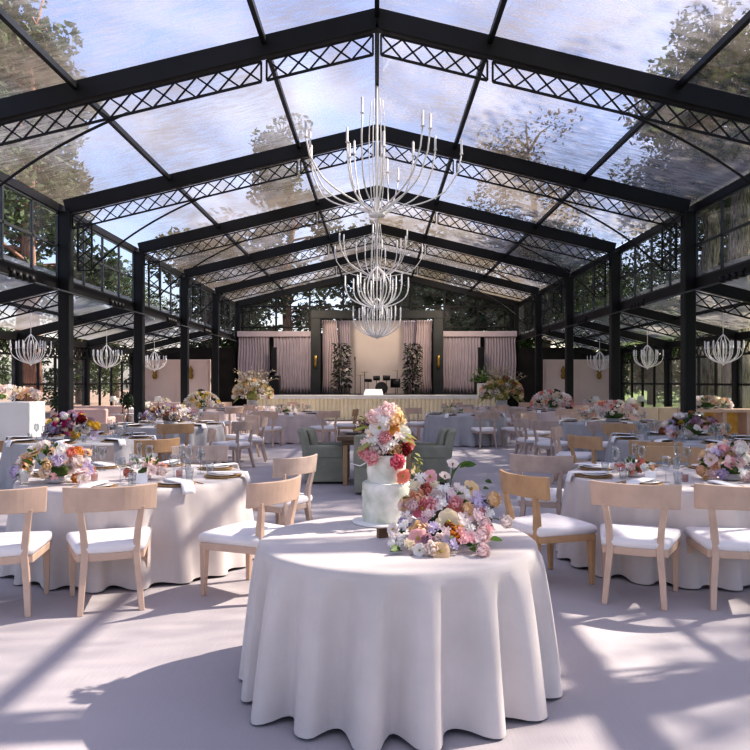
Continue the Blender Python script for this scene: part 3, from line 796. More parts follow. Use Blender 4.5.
for key in ('L1', 'R1'):
    base = 0.35 if key == 'R1' else .0
    for i in range(8):
        a = (pi/4*i + {'L1': -.08, 'R1': .06}[key])
        setting(key, a, POSW[i])
for key in ('L2', 'R2', 'L3', 'R3'):
    for i in range(8):
        setting(key, pi/4*i+.1, POSW[i], True, 3 if key in ('L2','R2') else 2, False)
for key in ('L4', 'R4', 'L5', 'R5'):
    for i in range(8):
        setting(key, pi/4*i+.2, POSW[i], True, 1, False)
for key, lst in (('L1', ((-.25,-.35),(.42,-.1),(.1,.2))), ('R1', ((-.35,-.3),(-.1,-.42)))):
    x, y, R, _, nm = TB[key]
    for j, (dx, dy) in enumerate(lst):
        P_vot.place((x+dx, y+dy, TZ), 0, label='small blush votive holder, %s from the left on %s' % (FROM[j], nm), cat='candle holder', group='votives on the front tables')
P_card.place((-1.98, 6.32, TZ), .1, label='small white folded card beside the low flowers on the front left table', cat='card')
P_card.place((2.35, 6.45, TZ), -.1, label='small white folded card beside the glasses on the front right table', cat='card')

# ------------------------------------------------------------------ cake
CX, CY = .058, 4.58
plt = MB(); plt.lathe([(0,0),(.205,0),(.21,.006),(.205,.012),(0,.012)], 40)
o = plt.build('cake_board', M_plaster, None, (CX, CY, TZ)); tag(o, 'round white cake board under the cake on the foreground table', 'cake board')
ck = empty('wedding_cake', (CX, CY, TZ+.012), 0, 'two-tier marbled white wedding cake crowned with pink and peach flowers', 'cake')
def tier(r, z0, z1, seed):
    m = MB(); n = 44; rnd = random.Random(seed); vs = []; fs = []
    prof = [(r*.985,z0),(r,z0+.01),(r,z1-.014),(r*.985,z1-.004),(r*.94,z1),(r*.5,z1),(0.001,z1)]
    nz = 9; P2 = [prof[0]]+[(r, z0+.01+(z1-.024-z0)*i/nz) for i in range(nz+1)]+prof[3:]
    for i, (rr, z) in enumerate(P2):
        for k in range(n):
            t = 2*pi*k/n; d = .0022*sin(5*t+z*60+seed)+.0018*sin(11*t-z*90)
            vs.append(((rr+d)*cos(t), (rr+d)*sin(t), z))
    for i in range(len(P2)-1):
        for k in range(n): fs.append((i*n+k, i*n+(k+1)%n, (i+1)*n+(k+1)%n, (i+1)*n+k))
    m.add(vs, fs, True); return m
tier(.148, 0, .235, 1).build('bottom_tier', M_cake, ck)
tier(.118, .235, .40, 5).build('top_tier', M_cake, ck)
def wl(px, py, Y, root): return P(px, py, Y) - root.location
# crown blooms: (px, py, radius, kind, colour, dY)
crown = [(373,417,.042,'rose','palepink'),(380,411,.035,'spray','palepink'),(388,409,.044,'rose','palepink'),(396,418,.048,'rose','apricot'),
 (379,427,.050,'poppy','white'),(393,428,.036,'poppy','orange'),(404,433,.045,'poppy','white'),(385,437,.036,'ranunculus','pink'),
 (374,441,.045,'spray','white'),(380,449,.050,'rose','blush'),(395,449,.040,'rose','apricot'),(405,449,.038,'rose','burgundy'),(410,444,.034,'poppy','coral'),
 (363,452,.035,'ranunculus','pink'),(371,458,.040,'rose','pink'),(398,462,.040,'ranunculus','hotpink'),(389,444,.045,'spray','white'),
 (368,432,.030,'spray','blush'),(403,423,.030,'spray','cream'),(404,477,.040,'poppy','coral'),(412,470,.030,'spray','cream'),(366,443,.034,'spray','palepink'),
 (384,420,.050,'spray','white'),(396,436,.045,'spray','blush')]
rn = random.Random(5)
for (px, py, r, k, c) in crown:
    dx = (px-385)/750*4.46; up = (437-py)/30.
    Y = CY - .13*max(0.15, 1-abs(dx)/.19) - (.07 if py > 452 else 0)
    bloom(k, c, wl(px, py, Y, ck), (dx*5, -1.0, .35+.5*up), r*(1.3 if k == 'spray' else 1.15), ck, rn)
for i in range(14):   # back side of the crown
    a = rn.uniform(.2, 2.9); z = rn.uniform(.42,.66); rr = .13*(1-max(0,(z-.5))*2.5)
    bloom(rn.choice(['rose','spray','poppy']), rn.choice(['palepink','white','apricot','blush']), (rr*cos(a), rr*sin(a), z), (cos(a), sin(a), .4), .045, ck, rn)
m = MB(); m.lathe([(0,.39),(.09,.40),(.09,.50),(.06,.58),(.02,.62),(0,.63)], 12)
m.build('flower_foam', M_leafd, ck)
m = MB()
for (px, py, d) in ((363,413,(-.8,-.2,.6)),(360,420,(-1,-.2,.1)),(358,421,(-1,-.1,.5)),(366,443,(-.6,-.6,-.2)),(409,417,(.5,-.1,1)),(412,428,(1,-.2,-.2)),(411,432,(1,-.1,-.4)),(362,447,(-.8,-.4,-.3))):
    leaf(m, wl((px+385)/2, (py+437)/2, CY-.06, ck), d, .12, .035, .2, rn)
m.build('green_leaves', M_leafl, ck)
m = MB()
for i in range(26):
    p = wl(363+rn.uniform(-5,6), 427+rn.uniform(-9,7), CY-.03+rn.uniform(-.03,.03), ck); leaf(m, p, (rn.uniform(-1,.2), rn.uniform(-1,1), rn.uniform(-.5,1)), .045, .02, .2, rn)
m.build('dark_filler', M_twig, ck)
m = MB(); m.tube([wl(372,459,CY-.14,ck), wl(360,466,CY-.15,ck), wl(350,463,CY-.15,ck)], [.004,.003,.001], 4); m.build('twig', M_card, ck)
m = MB()
for i in range(22):
    t = rn.random(); p = wl(411+rn.uniform(-3,6)+8*t, 455+28*t+rn.uniform(-5,5), CY-.13, ck)
    leaf(m, p, (rn.uniform(-.3,1), -.8, rn.uniform(-.8,.5)), rn.uniform(.035,.06), .022, .2, rn)
m.build('trailing_leaves', M_leafl, ck)
# card block on table beside cake
b = MB(); b.box(-.03,.03,-.015,.015,0,.05); o = b.build('wooden_block', M_darkwood, None, (.03, 4.12, TZ), bevel=.003); o.rotation_euler = (0,0,.5)
tag(o, 'small brown wooden block at the left foot of the foreground bouquet', 'block')
# ---- table bouquet, cascading right of the cake
bq = empty('flower_bouquet', (.34, 3.98, TZ), 0, 'large cascading bouquet of peach, pink and lavender flowers beside the cake', 'flowers')
main = [ # px py radius kind colour
 (422,508,.050,'poppy','hotpink'),(416,498,.045,'rose','peach'),(449,521,.058,'poppy','cream'),(455,513,.045,'poppy','coral'),(419,532,.050,'rose','apricot'),
 (417,538,.044,'poppy','pink'),(456,533,.042,'rose','orange'),(441,551,.040,'poppy','apricot'),(431,549,.038,'rose','blush'),(464,538,.050,'spray','pink'),
 (471,552,.001,'spray','pink'),(484,551,.036,'ranunculus','palepink'),(484,535,.042,'ranunculus','palepink'),(489,530,.034,'spray','pink'),(419,550,.030,'poppy','white'),
 (452,543,.040,'spray','lavender'),(434,527,.038,'spray','lavender'),(476,498,.038,'spray','lavender'),(478,506,.034,'spray','lavender'),(472,488,.042,'poppy','apricot'),
 (461,491,.040,'spray','blush'),(430,476,.036,'poppy','pink'),(422,480,.045,'spray','white'),(416,487,.040,'spray','cream'),(436,496,.036,'ranunculus','blush'),
 (440,505,.045,'spray','white'),(456,503,.036,'rose','pink'),(468,508,.030,'ranunculus','apricot'),(476,517,.044,'spray','palepink'),(462,523,.040,'spray','blush'),
 (470,530,.035,'spray','white'),(428,515,.035,'spray','palepink'),(409,515,.035,'spray','blush'),(404,525,.030,'spray','white'),(395,536,.036,'spray','blush'),
 (392,529,.030,'poppy','blush'),(401,540,.038,'spray','white'),(393,543,.030,'spray','white'),(409,543,.034,'spray','cream'),(446,535,.036,'spray','palepink'),
 (440,540,.034,'ranunculus','blush'),(447,478,.001,'spray','pink'),(426,489,.034,'ranunculus','coral'),(444,489,.036,'spray','white'),(452,495,.036,'spray','palepink'),
 (489,514,.034,'spray','white'),(486,522,.030,'ranunculus','palepink'),(477,542,.036,'spray','palepink'),(427,540,.030,'ranunculus','mauve'),(449,528,.028,'ranunculus','rust'),
 (467,495,.030,'spray','white'),(432,505,.040,'rose','pink'),(412,505,.034,'ranunculus','palepink'),(460,528,.032,'spray','cream'),(436,485,.030,'spray','cream'),
 (481,513,.034,'ranunculus','pink'),(471,514,.034,'poppy','palepink'),(423,523,.032,'spray','mauve')]
stems = MB(); rn = random.Random(9)
for (px, py, r, k, c) in main:
    if r < .01: continue
    h = max(0, (551-py)/90.); Y = min(4.35, max(3.66 + .52*h + .06*abs((px-445)/50.)**2 + rn.uniform(-.02,.02), 0))
    Y = min(Y, 750*(EYE-TZ-.75*r)/(py-382))
    dx = (px-442)/45.
    bloom(k, c, wl(px, py, Y, bq), (dx*.8, -1.0, .45+.3*h), r*(1.25 if k == 'spray' else 1.1), bq, rn)
for (px, py, Y, r, k, c, d) in ((453,463,4.16,.034,'poppy','blush',(.2,-.6,.8)),(495,499,3.98,.042,'ranunculus','apricot',(.5,-.8,.3)),
        (507,521,3.88,.038,'ranunculus','blush',(.5,-.7,.6)),(445,475,4.16,.03,'poppy','blush',(.2,-.6,.8))):
    p = wl(px, py, Y, bq); bloom(k, c, p, d, r, bq, rn)
    q = Vector((.05,.14,.08)); mid = (p+q)/2 + Vector((0,0,.04)); stems.tube([q, mid, p], [.003,.003,.003], 4)
for i in range(30):
    a = rn.uniform(-.3, 3.4)
    bloom(rn.choice(['rose','spray','ranunculus']), rn.choice(['palepink','white','apricot','blush','lavender']), (.02+.22*cos(a), .08+.16*sin(a), rn.uniform(.04,.24)), (cos(a), sin(a), .5), .045, bq, rn)
stems.build('stems', M_leaf, bq)
m = MB(); m.lathe([(.12,0),(.14,.03),(.11,.09),(.06,.15),(0,.18)], 14, (.04,.08,0)); m.build('moss_base', M_leafd, bq)
m = MB()
for i in range(60):
    t = rn.random(); px = 395+95*rn.random(); py = 480+72*rn.random()
    if px < 420 and py < 495: continue
    leaf(m, wl(px, py, 3.80+.25*(552-py)/72+.1*rn.random(), bq), (rn.uniform(-1,1), -.8, rn.uniform(-.6,.8)), rn.uniform(.05,.08), .03, .2, rn)
m.build('green_leaves', M_leaf, bq)
m = MB()
for (px, py, d) in ((403,551,(-.9,-.4,.1)),(410,555,(-.2,-.9,.05)),(473,545,(.3,-.9,.1)),(470,548,(.4,-.8,.0)),(455,472,(.5,-.2,.8)),(460,468,(.8,-.2,.6)),(463,466,(.9,-.1,.2)),
                    (452,479,(.3,-.2,.9)),(487,505,(.3,-.2,1)),(485,510,(.7,-.5,.4)),(490,540,(.7,-.6,.2)),(447,536,(.2,-.9,.1)),(400,548,(-.6,-.7,.1))):
    leaf(m, wl(px, py, 3.74 if py > 530 else 4.05, bq), d, .075, .045, .1, rn)
m.build('broad_leaves', M_leaf, bq)

# ------------------------------------------------------------------ table flower arrangements
WARM = ['peach','coral','pink','palepink','blush','white','orange','apricot','lavender','white','blush']
arrangement('big low orange, pink and lavender arrangement at the left of the front left table', (-2.72, 6.35, TZ), .32, .22, .22, 68, WARM, (.04,.065), vase=.06, seed=11, leaves=40)
arrangement('small low posy with coral blooms beside the glasses on the front left table', (-2.02, 6.55, TZ), .18, .12, .10, 22, ['coral','peach','white','white','blush','lavender','palepink'], (.025,.045), vase=.06, seed=12, leaves=22, ll=(.06,.11))
arrangement('full arrangement of pink and apricot blooms at the right edge of the front right table', (3.08, 6.52, TZ), .27, .20, .22, 60, ['palepink','blush','pink','white','apricot','blush','palepink','lavender','peach'], (.04,.06), vase=.06, seed=13, leaves=40)
arrangement('small low posy with a coral bloom behind the left chair of the front right table', (2.30, 6.75, TZ), .17, .11, .09, 20, ['coral','peach','white','blush','palepink','white'], (.025,.042), vase=.06, seed=14, leaves=20, ll=(.06,.10))
arrangement('jewel-toned arrangement with magenta and yellow blooms on the shaded left table', (-4.55, 11.15, TZ), .40, .25, .26, 60, ['magenta','hotpink','burgundy','mauve','yellow','lavender','white','cream'], (.04,.07), vase=.08, seed=15, leaves=60, leafm=M_leafd)
arrangement('arrangement of plum, pink and yellow blooms on the shaded right table', (4.70, 11.2, TZ), .46, .25, .26, 66, ['burgundy','mauve','pink','white','blush','yellow','lavender','rust','white'], (.04,.07), vase=.08, seed=16, leaves=60)
arrangement('dusky airy arrangement of mauve and rust blooms on the third-row left table', (-4.15, 15.1, TZ), .55, .35, .26, 60, ['mauve','rust','blush','white','lavender','cream'], (.04,.07), False, vase=.08, seed=17, leaves=80, leafm=M_twig)
arrangement('wide blush arrangement with coral accents on the third-row right table', (5.1, 16.2, TZ), .70, .40, .30, 80, ['blush','blush','white','coral','cream','palepink','peach'], (.05,.085), False, vase=.08, seed=18, leaves=50)
arrangement('low posy of pale flowers on the rose-clothed aisle table', (-2.5, 20.6, TZ), .28, .2, .12, 26, ['white','blush','cream'], (.04,.06), False, vase=.05, seed=19, leaves=20)
arrangement('low posy of pale flowers on the grey-clothed aisle table', (2.0, 19.8, TZ), .28, .2, .12, 26, ['white','blush','cream'], (.04,.06), False, vase=.05, seed=20, leaves=20)
arrangement('cream and yellow arrangement on the table under the left row of posts', (-5.35, 22.9, TZ), .55, .35, .38, 60, ['cream','cream','white','yellow','blush'], (.05,.08), False, vase=.1, seed=21, leaves=50)
arrangement('blush and coral arrangement on the table under the right row of posts', (5.2, 22.3, TZ), .62, .35, .42, 70, ['blush','coral','white','palepink','cream'], (.05,.09), False, vase=.1, seed=22, leaves=50)
BIG = ['blush','cream','peach','rust','white','apricot','cream']
arrangement('towering arrangement of cream and rust flowers with wild branches left of the stage', (-4.3, 26.0, TZ), .72, .5, .62, 90, BIG, (.06,.10), False, vase=.25, seed=23, leaves=140, ll=(.15,.3), twigs=30, leafm=M_leafl)
arrangement('towering arrangement of yellow-green foliage and blush flowers right of the stage', (4.25, 25.6, TZ), .75, .5, .68, 80, BIG+['yellow'], (.06,.10), False, vase=.25, seed=24, leaves=260, ll=(.15,.34), twigs=34, leafm=M_leafl)

# ------------------------------------------------------------------ centre table with green armchairs
ga = empty('green_armchair')
m = MB(); m.box(-.33,.33,-.33,.36,.03,.44); m.build('skirted_base', M_green, ga, bevel=.03)
m = MB(); m.box(-.27,.27,-.25,.37,.44,.52); m.build('seat_cushion', M_green, ga, bevel=.035)
for sg in (-1, 1):
    m = MB(); a, b = sorted((sg*.25, sg*.34)); m.box(a, b, -.3, .30, .40, .62); m.build('arm', M_green, ga, bevel=.035)
m = MB()
def bk(y0, y1, w):
    n = 8; vs = []
    prof = [(0,.40),(-.02,.6),(-.06,.78),(-.10,.87)]
    for (dy, z) in prof: vs += [(-w, y0+dy, z), (w, y0+dy, z), (w, y1+dy*1.0, z), (-w, y1+dy, z)]
    fs = [(3,2,1,0), (12,13,14,15)]
    for i in range(3):
        for k in range(4): fs.append((4*i+k, 4*i+(k+1)%4, 4*i+4+(k+1)%4, 4*i+4+k))
    m.add(vs, fs, False)
bk(-.36, -.22, .33); m.build('backrest', M_green, ga, bevel=.04)
m = MB(); bk(-.22, -.13, .26); m.build('back_cushion', M_green, ga, bevel=.04)
GA = Proto(ga)
GA.place((-.82, 12.2, 0), -pi/2, label='sage green armchair facing right at the left end of the walnut table', cat='armchair')
GA.place((.82, 12.15, 0), pi/2, label='sage green armchair facing left at the right end of the walnut table', cat='armchair')
GA.place((.0, 11.05, 0), 0, label='sage green armchair with its back to us behind the cake', cat='armchair')
GA.place((.0, 13.5, 0), pi, label='sage green armchair on the far side of the walnut table', cat='armchair')
wt = empty('dining_table', (0, 12.3, 0), 0, 'dark walnut rectangular table between the green armchairs', 'table')
m = MB(); m.box(-.62,.62,-.62,.62,.70,.765); m.build('tabletop', M_darkwood, wt, bevel=.008)
m = MB(); m.box(-.55,.55,-.55,.55,.63,.70); m.build('apron', M_darkwood, wt)
for sx in (-1, 1):
    for sy in (-1, 1):
        m = MB(); m.box(sx*.5-.035, sx*.5+.035, sy*.5-.035, sy*.5+.035, 0, .63); m.build('leg', M_wood2, wt, bevel=.005)
for j, (dx, dy, nm) in enumerate(((-.4,0,'left end'),(.4,0,'right end'),(0,-.42,'near side'),(0,.42,'far side'))):
    P_bplate.place((dx, 12.3+dy, .766), 0, label='black dinner plate at the %s of the walnut table' % nm, cat='plate', group='dinner plates')
    P_wine.place((dx*.5+.1, 12.3+dy*.5+.1, .766), 0, label='stemmed wine glass at the %s of the walnut table' % nm, cat='glass', group='wine glasses')
arrangement('dark dried flower arrangement on the walnut table behind the cake', (-.08, 12.2, .766), .2, .16, .18, 26, ['mauve','rust','burgundy'], (.03,.05), False, vase=.07, seed=31, leaves=50, leafm=M_twig, ll=(.07,.13))

# ------------------------------------------------------------------ chandeliers
def arm_pts(R, H, zb, a, bulge=.55, n=11):
    """from the hub out and up: a long shallow swoop ending upright"""
    pts = []
    for i in range(n+1):
        t = i/n; r = R*(1-(1-t)**1.9) if t < 1 else R
        z = H*(t**2.1)
        if bulge: z = H*(t**bulge_pow) if (bulge_pow := 1.5+bulge) else z
        pts.append((r*cos(a), r*sin(a), zb+z))
    return pts
def candle(m, p, h, r): m.lathe([(0,0),(r*1.6,0),(r*1.6,.012),(r,.014),(r,h),(r*.3,h+.01),(0,h+.03)], 8, p)
def big_chandelier(label, x, y, zhub, ztop, n, R, rod_top):
    rnd = random.Random(int(y*10)); root = empty('chandelier', (x, y, zhub), 0, label, 'chandelier')
    m = MB(); m.tube([(0,0,-.3), (0,0,rod_top-zhub)], .022, 8); m.build('rod', M_white, root)
    m = MB(); m.lathe([(0,-.03),(.14,-.03),(.15,0),(.14,.03),(0,.03)], 16); m.build('hub', M_white, root)
    for i in range(n):
        a = 2*pi*i/n + .2; lv = i % 3
        Ri = R*(1.0, .74, .42)[lv]*rnd.uniform(.9,1.04); Hi = (.86, 1.0, .80)[lv]*(ztop-zhub)*.76*rnd.uniform(.85,1.1)
        sw = rnd.uniform(-.25,.25); pts = []
        for k in range(15):
            t = k/14
            # leave the hub steeply, sag outward, then hook up
            r = Ri*(t**.92 if t < .85 else (.85**.92 + (1-.85**.92)*sin((t-.85)/.15*pi/2))) + .04
            z = Hi*(.66*t - .22*sin(pi*t)*t) + Hi*.34*(max(0, t-.78)/.22)**1.8
            pts.append((r*cos(a+sw*t*t), r*sin(a+sw*t*t), z))
        m = MB(); m.tube(pts, .015, 6); ar = m.build('arm', M_white, root)
        p = pts[-1]; m = MB(); candle(m, p, .26, .022); m.build('candle', M_white, ar)
    for i in range(6):
        a = 2*pi*i/6; pts = [(.06*cos(a), .06*sin(a), 0), (.16*cos(a), .16*sin(a), .4*(ztop-zhub)), (.17*cos(a), .17*sin(a), .8*(ztop-zhub)), (.10*cos(a), .10*sin(a), min(rod_top, ztop+.25)-zhub)]
        m = MB(); q = [Vector(v) for v in pts]; cur = []
        for k in range(12):
            t = k/11; cur.append((1-t)**3*q[0]+3*t*(1-t)**2*q[1]+3*t*t*(1-t)*q[2]+t**3*q[3])
        m.tube(cur, .010, 5); m.build('cage_rib', M_white, root)
    return root
def cage_chandelier(root, R, Hc, n, arms, tube_r=.011, z0=0.0):
    """teardrop cage from z0 up to z0+Hc, arms swoop from the tip to candles"""
    for i in range(n):
        a = 2*pi*i/n; pts = []
        for k in range(11):
            t = k/10; pts.append((R*.42*sin(pi*t)**.8*cos(a), R*.42*sin(pi*t)**.8*sin(a), z0+Hc*t))
        m = MB(); m.tube(pts, tube_r*.8, 5); m.build('cage_rib', M_white, root)
    for i in range(arms):
        a = 2*pi*(i+.5)/arms; pts = []; Ri = R*(1, .72, .9, .6)[i % 4]
        for k in range(10):
            t = k/9; rr = Ri*(1-(1-t)**1.5); pts.append((rr*cos(a), rr*sin(a), z0+Hc*(.36*t**1.3+.16*t**7)))
        m = MB(); m.tube(pts, tube_r, 5); ar = m.build('arm', M_white, root)
        m = MB(); candle(m, pts[-1], .24*Hc, .018); m.build('candle', M_white, ar)
    m = MB(); m.lathe([(0,-.05),(.02,-.04),(.035,0),(.02,.03),(0,.04)], 10, (0,0,z0)); m.build('finial', M_white, root)
big_chandelier('huge white branching chandelier with upturned candle arms nearest the camera under the ridge', 0, 13.65, 4.66, 6.5, 15, 1.58, zr(0)+.05)
big_chandelier('white branching chandelier farther down the ridge above the tiered one', 0, 23.65, 4.85, 6.35, 15, 1.5, zr(0)+.05)
c = empty('chandelier', (0, 18.65, 2.72), 0, 'white two-tier cage chandelier hanging low in the middle of the nave', 'chandelier')
cage_chandelier(c, .60, 1.0, 8, 16, .017)
cage_chandelier(c, .80, 1.05, 8, 16, .017, .72)
m = MB(); m.tube([(0,0,1.0), (0,0,zr(0)-2.72)], .016, 6); m.build('rod', M_white, c)
cw = empty('chandelier'); cage_chandelier(cw, .46, .72, 8, 14, .012)
m = MB(); m.tube([(0,0,.72), (0,0,1.30)], .010, 6); m.build('rod', M_white, cw)
CW = Proto(cw)
for side, sg in (('left', -1), ('right', 1)):
    for j, y in enumerate((18.2, 23.3, 28.3)):
        CW.place((sg*8.4, y, 2.06), j*.3, label='small white cage chandelier over the %s aisle, %s from the camera' % (side, FROM[j]), cat='chandelier')

# ------------------------------------------------------------------ side aisle furniture
def planter_bar(x, y, label):
    r = empty('planter_bar', (x, y, 0), 0, label, 'planter')
    m = MB(); m.box(-1.2, 1.2, -.3, .3, .62, 1.28); m.build('trough', M_plaster, r, bevel=.02)
    m = MB(); m.box(-1.1, 1.1, -.25, .25, 0, .62); m.build('plinth', M_wood2, r, bevel=.01)
    return r
planter_bar(-7.08, 13.0, 'white rectangular planter trough on a wooden plinth at the left edge')
arrangement('bank of blush and peach flowers planted in the white trough', (-6.75, 13.0, 1.282), .95, .24, .20, 80, ['blush','peach','palepink','white','cream'], (.05,.08), False, vase=.05, seed=41, leaves=50)
pn = arrangement('pale mauve cloud of dried flowers at the left end of the white trough', (-7.9, 12.9, 1.282), .26, .2, .4, 60, ['palepink','blush','lavender'], (.05,.08), False, vase=.05, seed=42, leaves=10)
cs = empty('wooden_console', (8.75, 19.0, 0), 0, 'light wooden console table along the right edge with flowers on top', 'console')
m = MB(); m.box(-1.0, 1.3, -.3, .3, .86, .94); m.build('top', M_wood, cs, bevel=.01)
for x in (-.95, -.05, .55, 1.25):
    m = MB(); m.box(x-.05, x+.05, -.25, .25, 0, .86); m.build('leg', M_wood, cs, bevel=.01)
m = MB(); m.box(-.95, 1.25, -.25, .25, .25, .30); m.build('lower_shelf', M_wood, cs)
arrangement('long pale flower arrangement on the wooden console at the right edge', (8.35, 19.0, .942), .65, .22, .22, 70, ['white','blush','cream','peach'], (.05,.08), False, vase=.05, seed=43, leaves=40)
def sofa(x, y, rz, L, material, label, cat='sofa'):
    r = empty('sofa', (x, y, 0), rz, label, cat)
    m = MB(); m.box(-L/2, L/2, -.35, .4, .12, .42); m.build('base', material, r, bevel=.03)
    m = MB(); m.box(-L/2+.1, -.01, -.2, .42, .42, .52); m.build('seat_cushion', material, r, bevel=.04)
    m = MB(); m.box(.01, L/2-.1, -.2, .42, .42, .52); m.build('seat_cushion', material, r, bevel=.04)
    m = MB(); m.box(-L/2, L/2, -.42, -.2, .12, .86); m.build('backrest', material, r, bevel=.05)
    for sg in (-1, 1):
        m = MB(); a, b = sorted((sg*(L/2-.12), sg*L/2)); m.box(a, b, -.35, .38, .2, .62); m.build('arm', material, r, bevel=.04)
        m = MB(); m.box(sg*(L/2-.1)-.03, sg*(L/2-.1)+.03, -.33, -.27, 0, .12); m.build('leg', M_darkwood, r)
        m = MB(); m.box(sg*(L/2-.1)-.03, sg*(L/2-.1)+.03, .30, .36, 0, .12); m.build('leg', M_darkwood, r)
sofa(9.3, 20.2, 0, 1.2, M_goldfab, 'gold velvet bench sofa behind the wooden console on the right')
sofa(-8.45, 21.6, 0, 1.6, M_pinkfab, 'blush pink sofa with its back to us behind the nearest left post')
sofa(-8.9, 24.4, 0, 1.7, M_pinkfab, 'blush pink sofa by the left outer windows, second back')
sofa(-8.3, 28.2, 0, 2.4, M_pinkfab, 'blush pink banquette in front of the left blush panel')
sofa(7.75, 22.6, 0, 1.3, M_pinkfab, 'blush pink loveseat behind the nearest right post')
sofa(8.4, 28.2, 0, 2.4, M_pinkfab, 'blush pink banquette in front of the right blush panel')
def lounge_chair(x, y, rz, material, label):
    r = empty('lounge_chair', (x, y, 0), rz, label, 'armchair')
    m = MB(); m.box(-.24,.24,-.25,.27,.16,.46); m.build('seat', material, r, bevel=.03)
    m = MB(); m.box(-.24,.24,-.32,-.22,.3,.95); m.build('backrest', material, r, bevel=.03)
    for sx in (-1, 1):
        for sy in (-1, 1):
            m = MB(); m.box(sx*.2-.02, sx*.2+.02, sy*.22-.02, sy*.22+.02, 0, .18); m.build('leg', M_darkwood, r)
for j in range(3):
    lounge_chair(7.3+.5*j, 20.4, 0, M_cream, 'cream upholstered high-back chair, %s from the left in the row beside the nearest right post' % FROM[j])
def side_table(x, y, label, cloth=True, lamp=None, H=.62):
    r = empty('side_table', (x, y, 0), 0, label, 'table')
    m = MB(); m.lathe([(0,H-.03),(.36,H-.03),(.36,H),(0,H)], 20); m.build('tabletop', M_plaster, r)
    m = MB(); m.lathe([(.2,0),(.2,.02),(.03,.04),(.03,H-.03),(0,H-.03)], 12); m.build('pedestal', M_plaster, r)
    if lamp:
        l = empty('table_lamp', (x, y, H), 0, lamp, 'lamp')
        mb = MB(); mb.lathe([(0,0),(.08,0),(.08,.015),(.015,.03),(.015,.36),(0,.36)], 12); mb.build('base', M_gold, l)
        mb = MB(); mb.lathe([(.15,.30),(.09,.50)], 18); mb.build('shade', M_shade, l)
for side, sg in (('left', -1), ('right', 1)):
    for j, (x, y) in enumerate(((9.5, 22.9), (8.0, 23.6), (9.5, 27.0), (7.7, 26.4))):
        side_table(sg*x, y, 'small round white side table in the %s aisle lounge, %s from the camera' % (side, FROM[j]), True,
                   'small lamp with white cone shade on the %s side table of the %s aisle' % (FROM[j], side))
for side, sg in (('left', -1), ('right', 1)):
    for j, (x, y) in enumerate(((8.8, 25.95), (7.6, 24.6), (8.4, 29.6))):
        o = cloth_mb(.5, .74, .05, 12, .03, j+60).build('draped_table', M_plaster, None, (sg*x, y, 0))
        tag(o, 'small white-draped cocktail table in the %s aisle, %s from the camera' % (side, FROM[j]), 'table')
        arrangement('white flower posy on the %s draped table of the %s aisle' % (FROM[j], side), (sg*x, y, .742), .25, .2, .16, 26, ['white','blush','cream'], (.04,.07), False, vase=.05, seed=70+j, leaves=16)
def topiary(x, y, label):
    r = empty('topiary_plant', (x, y, 0), 0, label, 'plant'); rnd = random.Random(int(x*100))
    m = MB(); m.lathe([(.0,0),(.16,0),(.2,.35),(.17,.35),(.15,.05),(0,.05)], 14); m.build('pot', M_vase, r)
    m = MB(); m.tube([(0,0,.05),(0,0,.9)], .02, 6); m.build('trunk', M_twig, r)
    m = MB()
    for i in range(160):
        p, d = dome_pt(rnd, .2, .2, .24, -1); leaf(m, Vector((0,0,1.08))+p*.85, d, .1, .05, .2, rnd)
    m.lathe([(0,-.2),(.14,-.12),(.17,0),(.12,.14),(0,.2)], 10, (0,0,1.08)); m.build('foliage', M_leafd, r)
topiary(-8.6, 20.3, 'dark round topiary plant behind the white planter trough')
topiary(-7.5, 22.6, 'dark round topiary plant beside the first blush sofa')
topiary(-7.0, 29.8, 'dark round topiary plant near the left blush panel')
topiary(7.1, 29.8, 'dark round topiary plant near the right blush panel')

# ------------------------------------------------------------------ on the stage
def climber(x, y, label, seed):
    r = empty('climbing_plant', (x, y, SZ), 0, label, 'plant'); rnd = random.Random(seed)
    m = MB(); m.tube([(0,0,0),(.04,0,.8),(-.03,0,1.6),(.02,0,2.2)], .03, 6); m.build('trunk', M_twig, r)
    m = MB()
    for i in range(420):
        z = rnd.uniform(.2,2.3); w = .42*(1-.25*z/2.3)*(1 if z > .2 else .7); a = rnd.uniform(0, 6.28); rr = w*sqrt(rnd.random())
        leaf(m, (rr*cos(a), rr*sin(a)*.7, z), (cos(a), sin(a), rnd.uniform(-.6,.8)), rnd.uniform(.12,.24), .08, .3, rnd)
    m.build('foliage', M_leafd, r)
    m = MB()
    for i in range(26):
        z = rnd.uniform(.2,1.9); a = rnd.uniform(3.4,6.0); R = rnd.uniform(.035,.06); c = Vector((.4*cos(a), .32*sin(a), z)); sub = MB()
        for q in range(5): petal(sub, 2*pi*q/5, 1, .6, .5, 1.7, .15, .9, 2)
        m.add([c+Vector((v[0], v[2]*-1, v[1]))*R for v in sub.v], sub.f, True)
    m.build('blossoms', PET['blush'], r)
climber(-1.62, 34.2, 'tall dark leafy flower column inside the left of the portal', 3)
climber(1.62, 34.2, 'tall dark leafy flower column inside the right of the portal', 4)
dk = empty('drum_kit', (.2, 33.4, SZ), 0, 'black drum kit with brass cymbals at the centre of the stage', 'drum kit')
m = MB(); m.lathe([(.26,-.2),(.28,-.2),(.28,.2),(.26,.2)], 24); o = m.build('bass_drum', M_drumm, dk, (0,0,.28)); o.rotation_euler = (pi/2,0,0)
for (x, y, z, r_, h) in ((-.22,-.05,.62,.15,.2),(.22,-.05,.62,.16,.22),(.62,.2,.3,.22,.4),(-.6,.2,.55,.18,.14)):
    m = MB(); m.lathe([(0,0),(r_,0),(r_,h),(0,h)], 18, (x,y,z)); m.tube([(x,y,0),(x,y,z)], .015, 5); m.build('drum', M_drumm, dk)
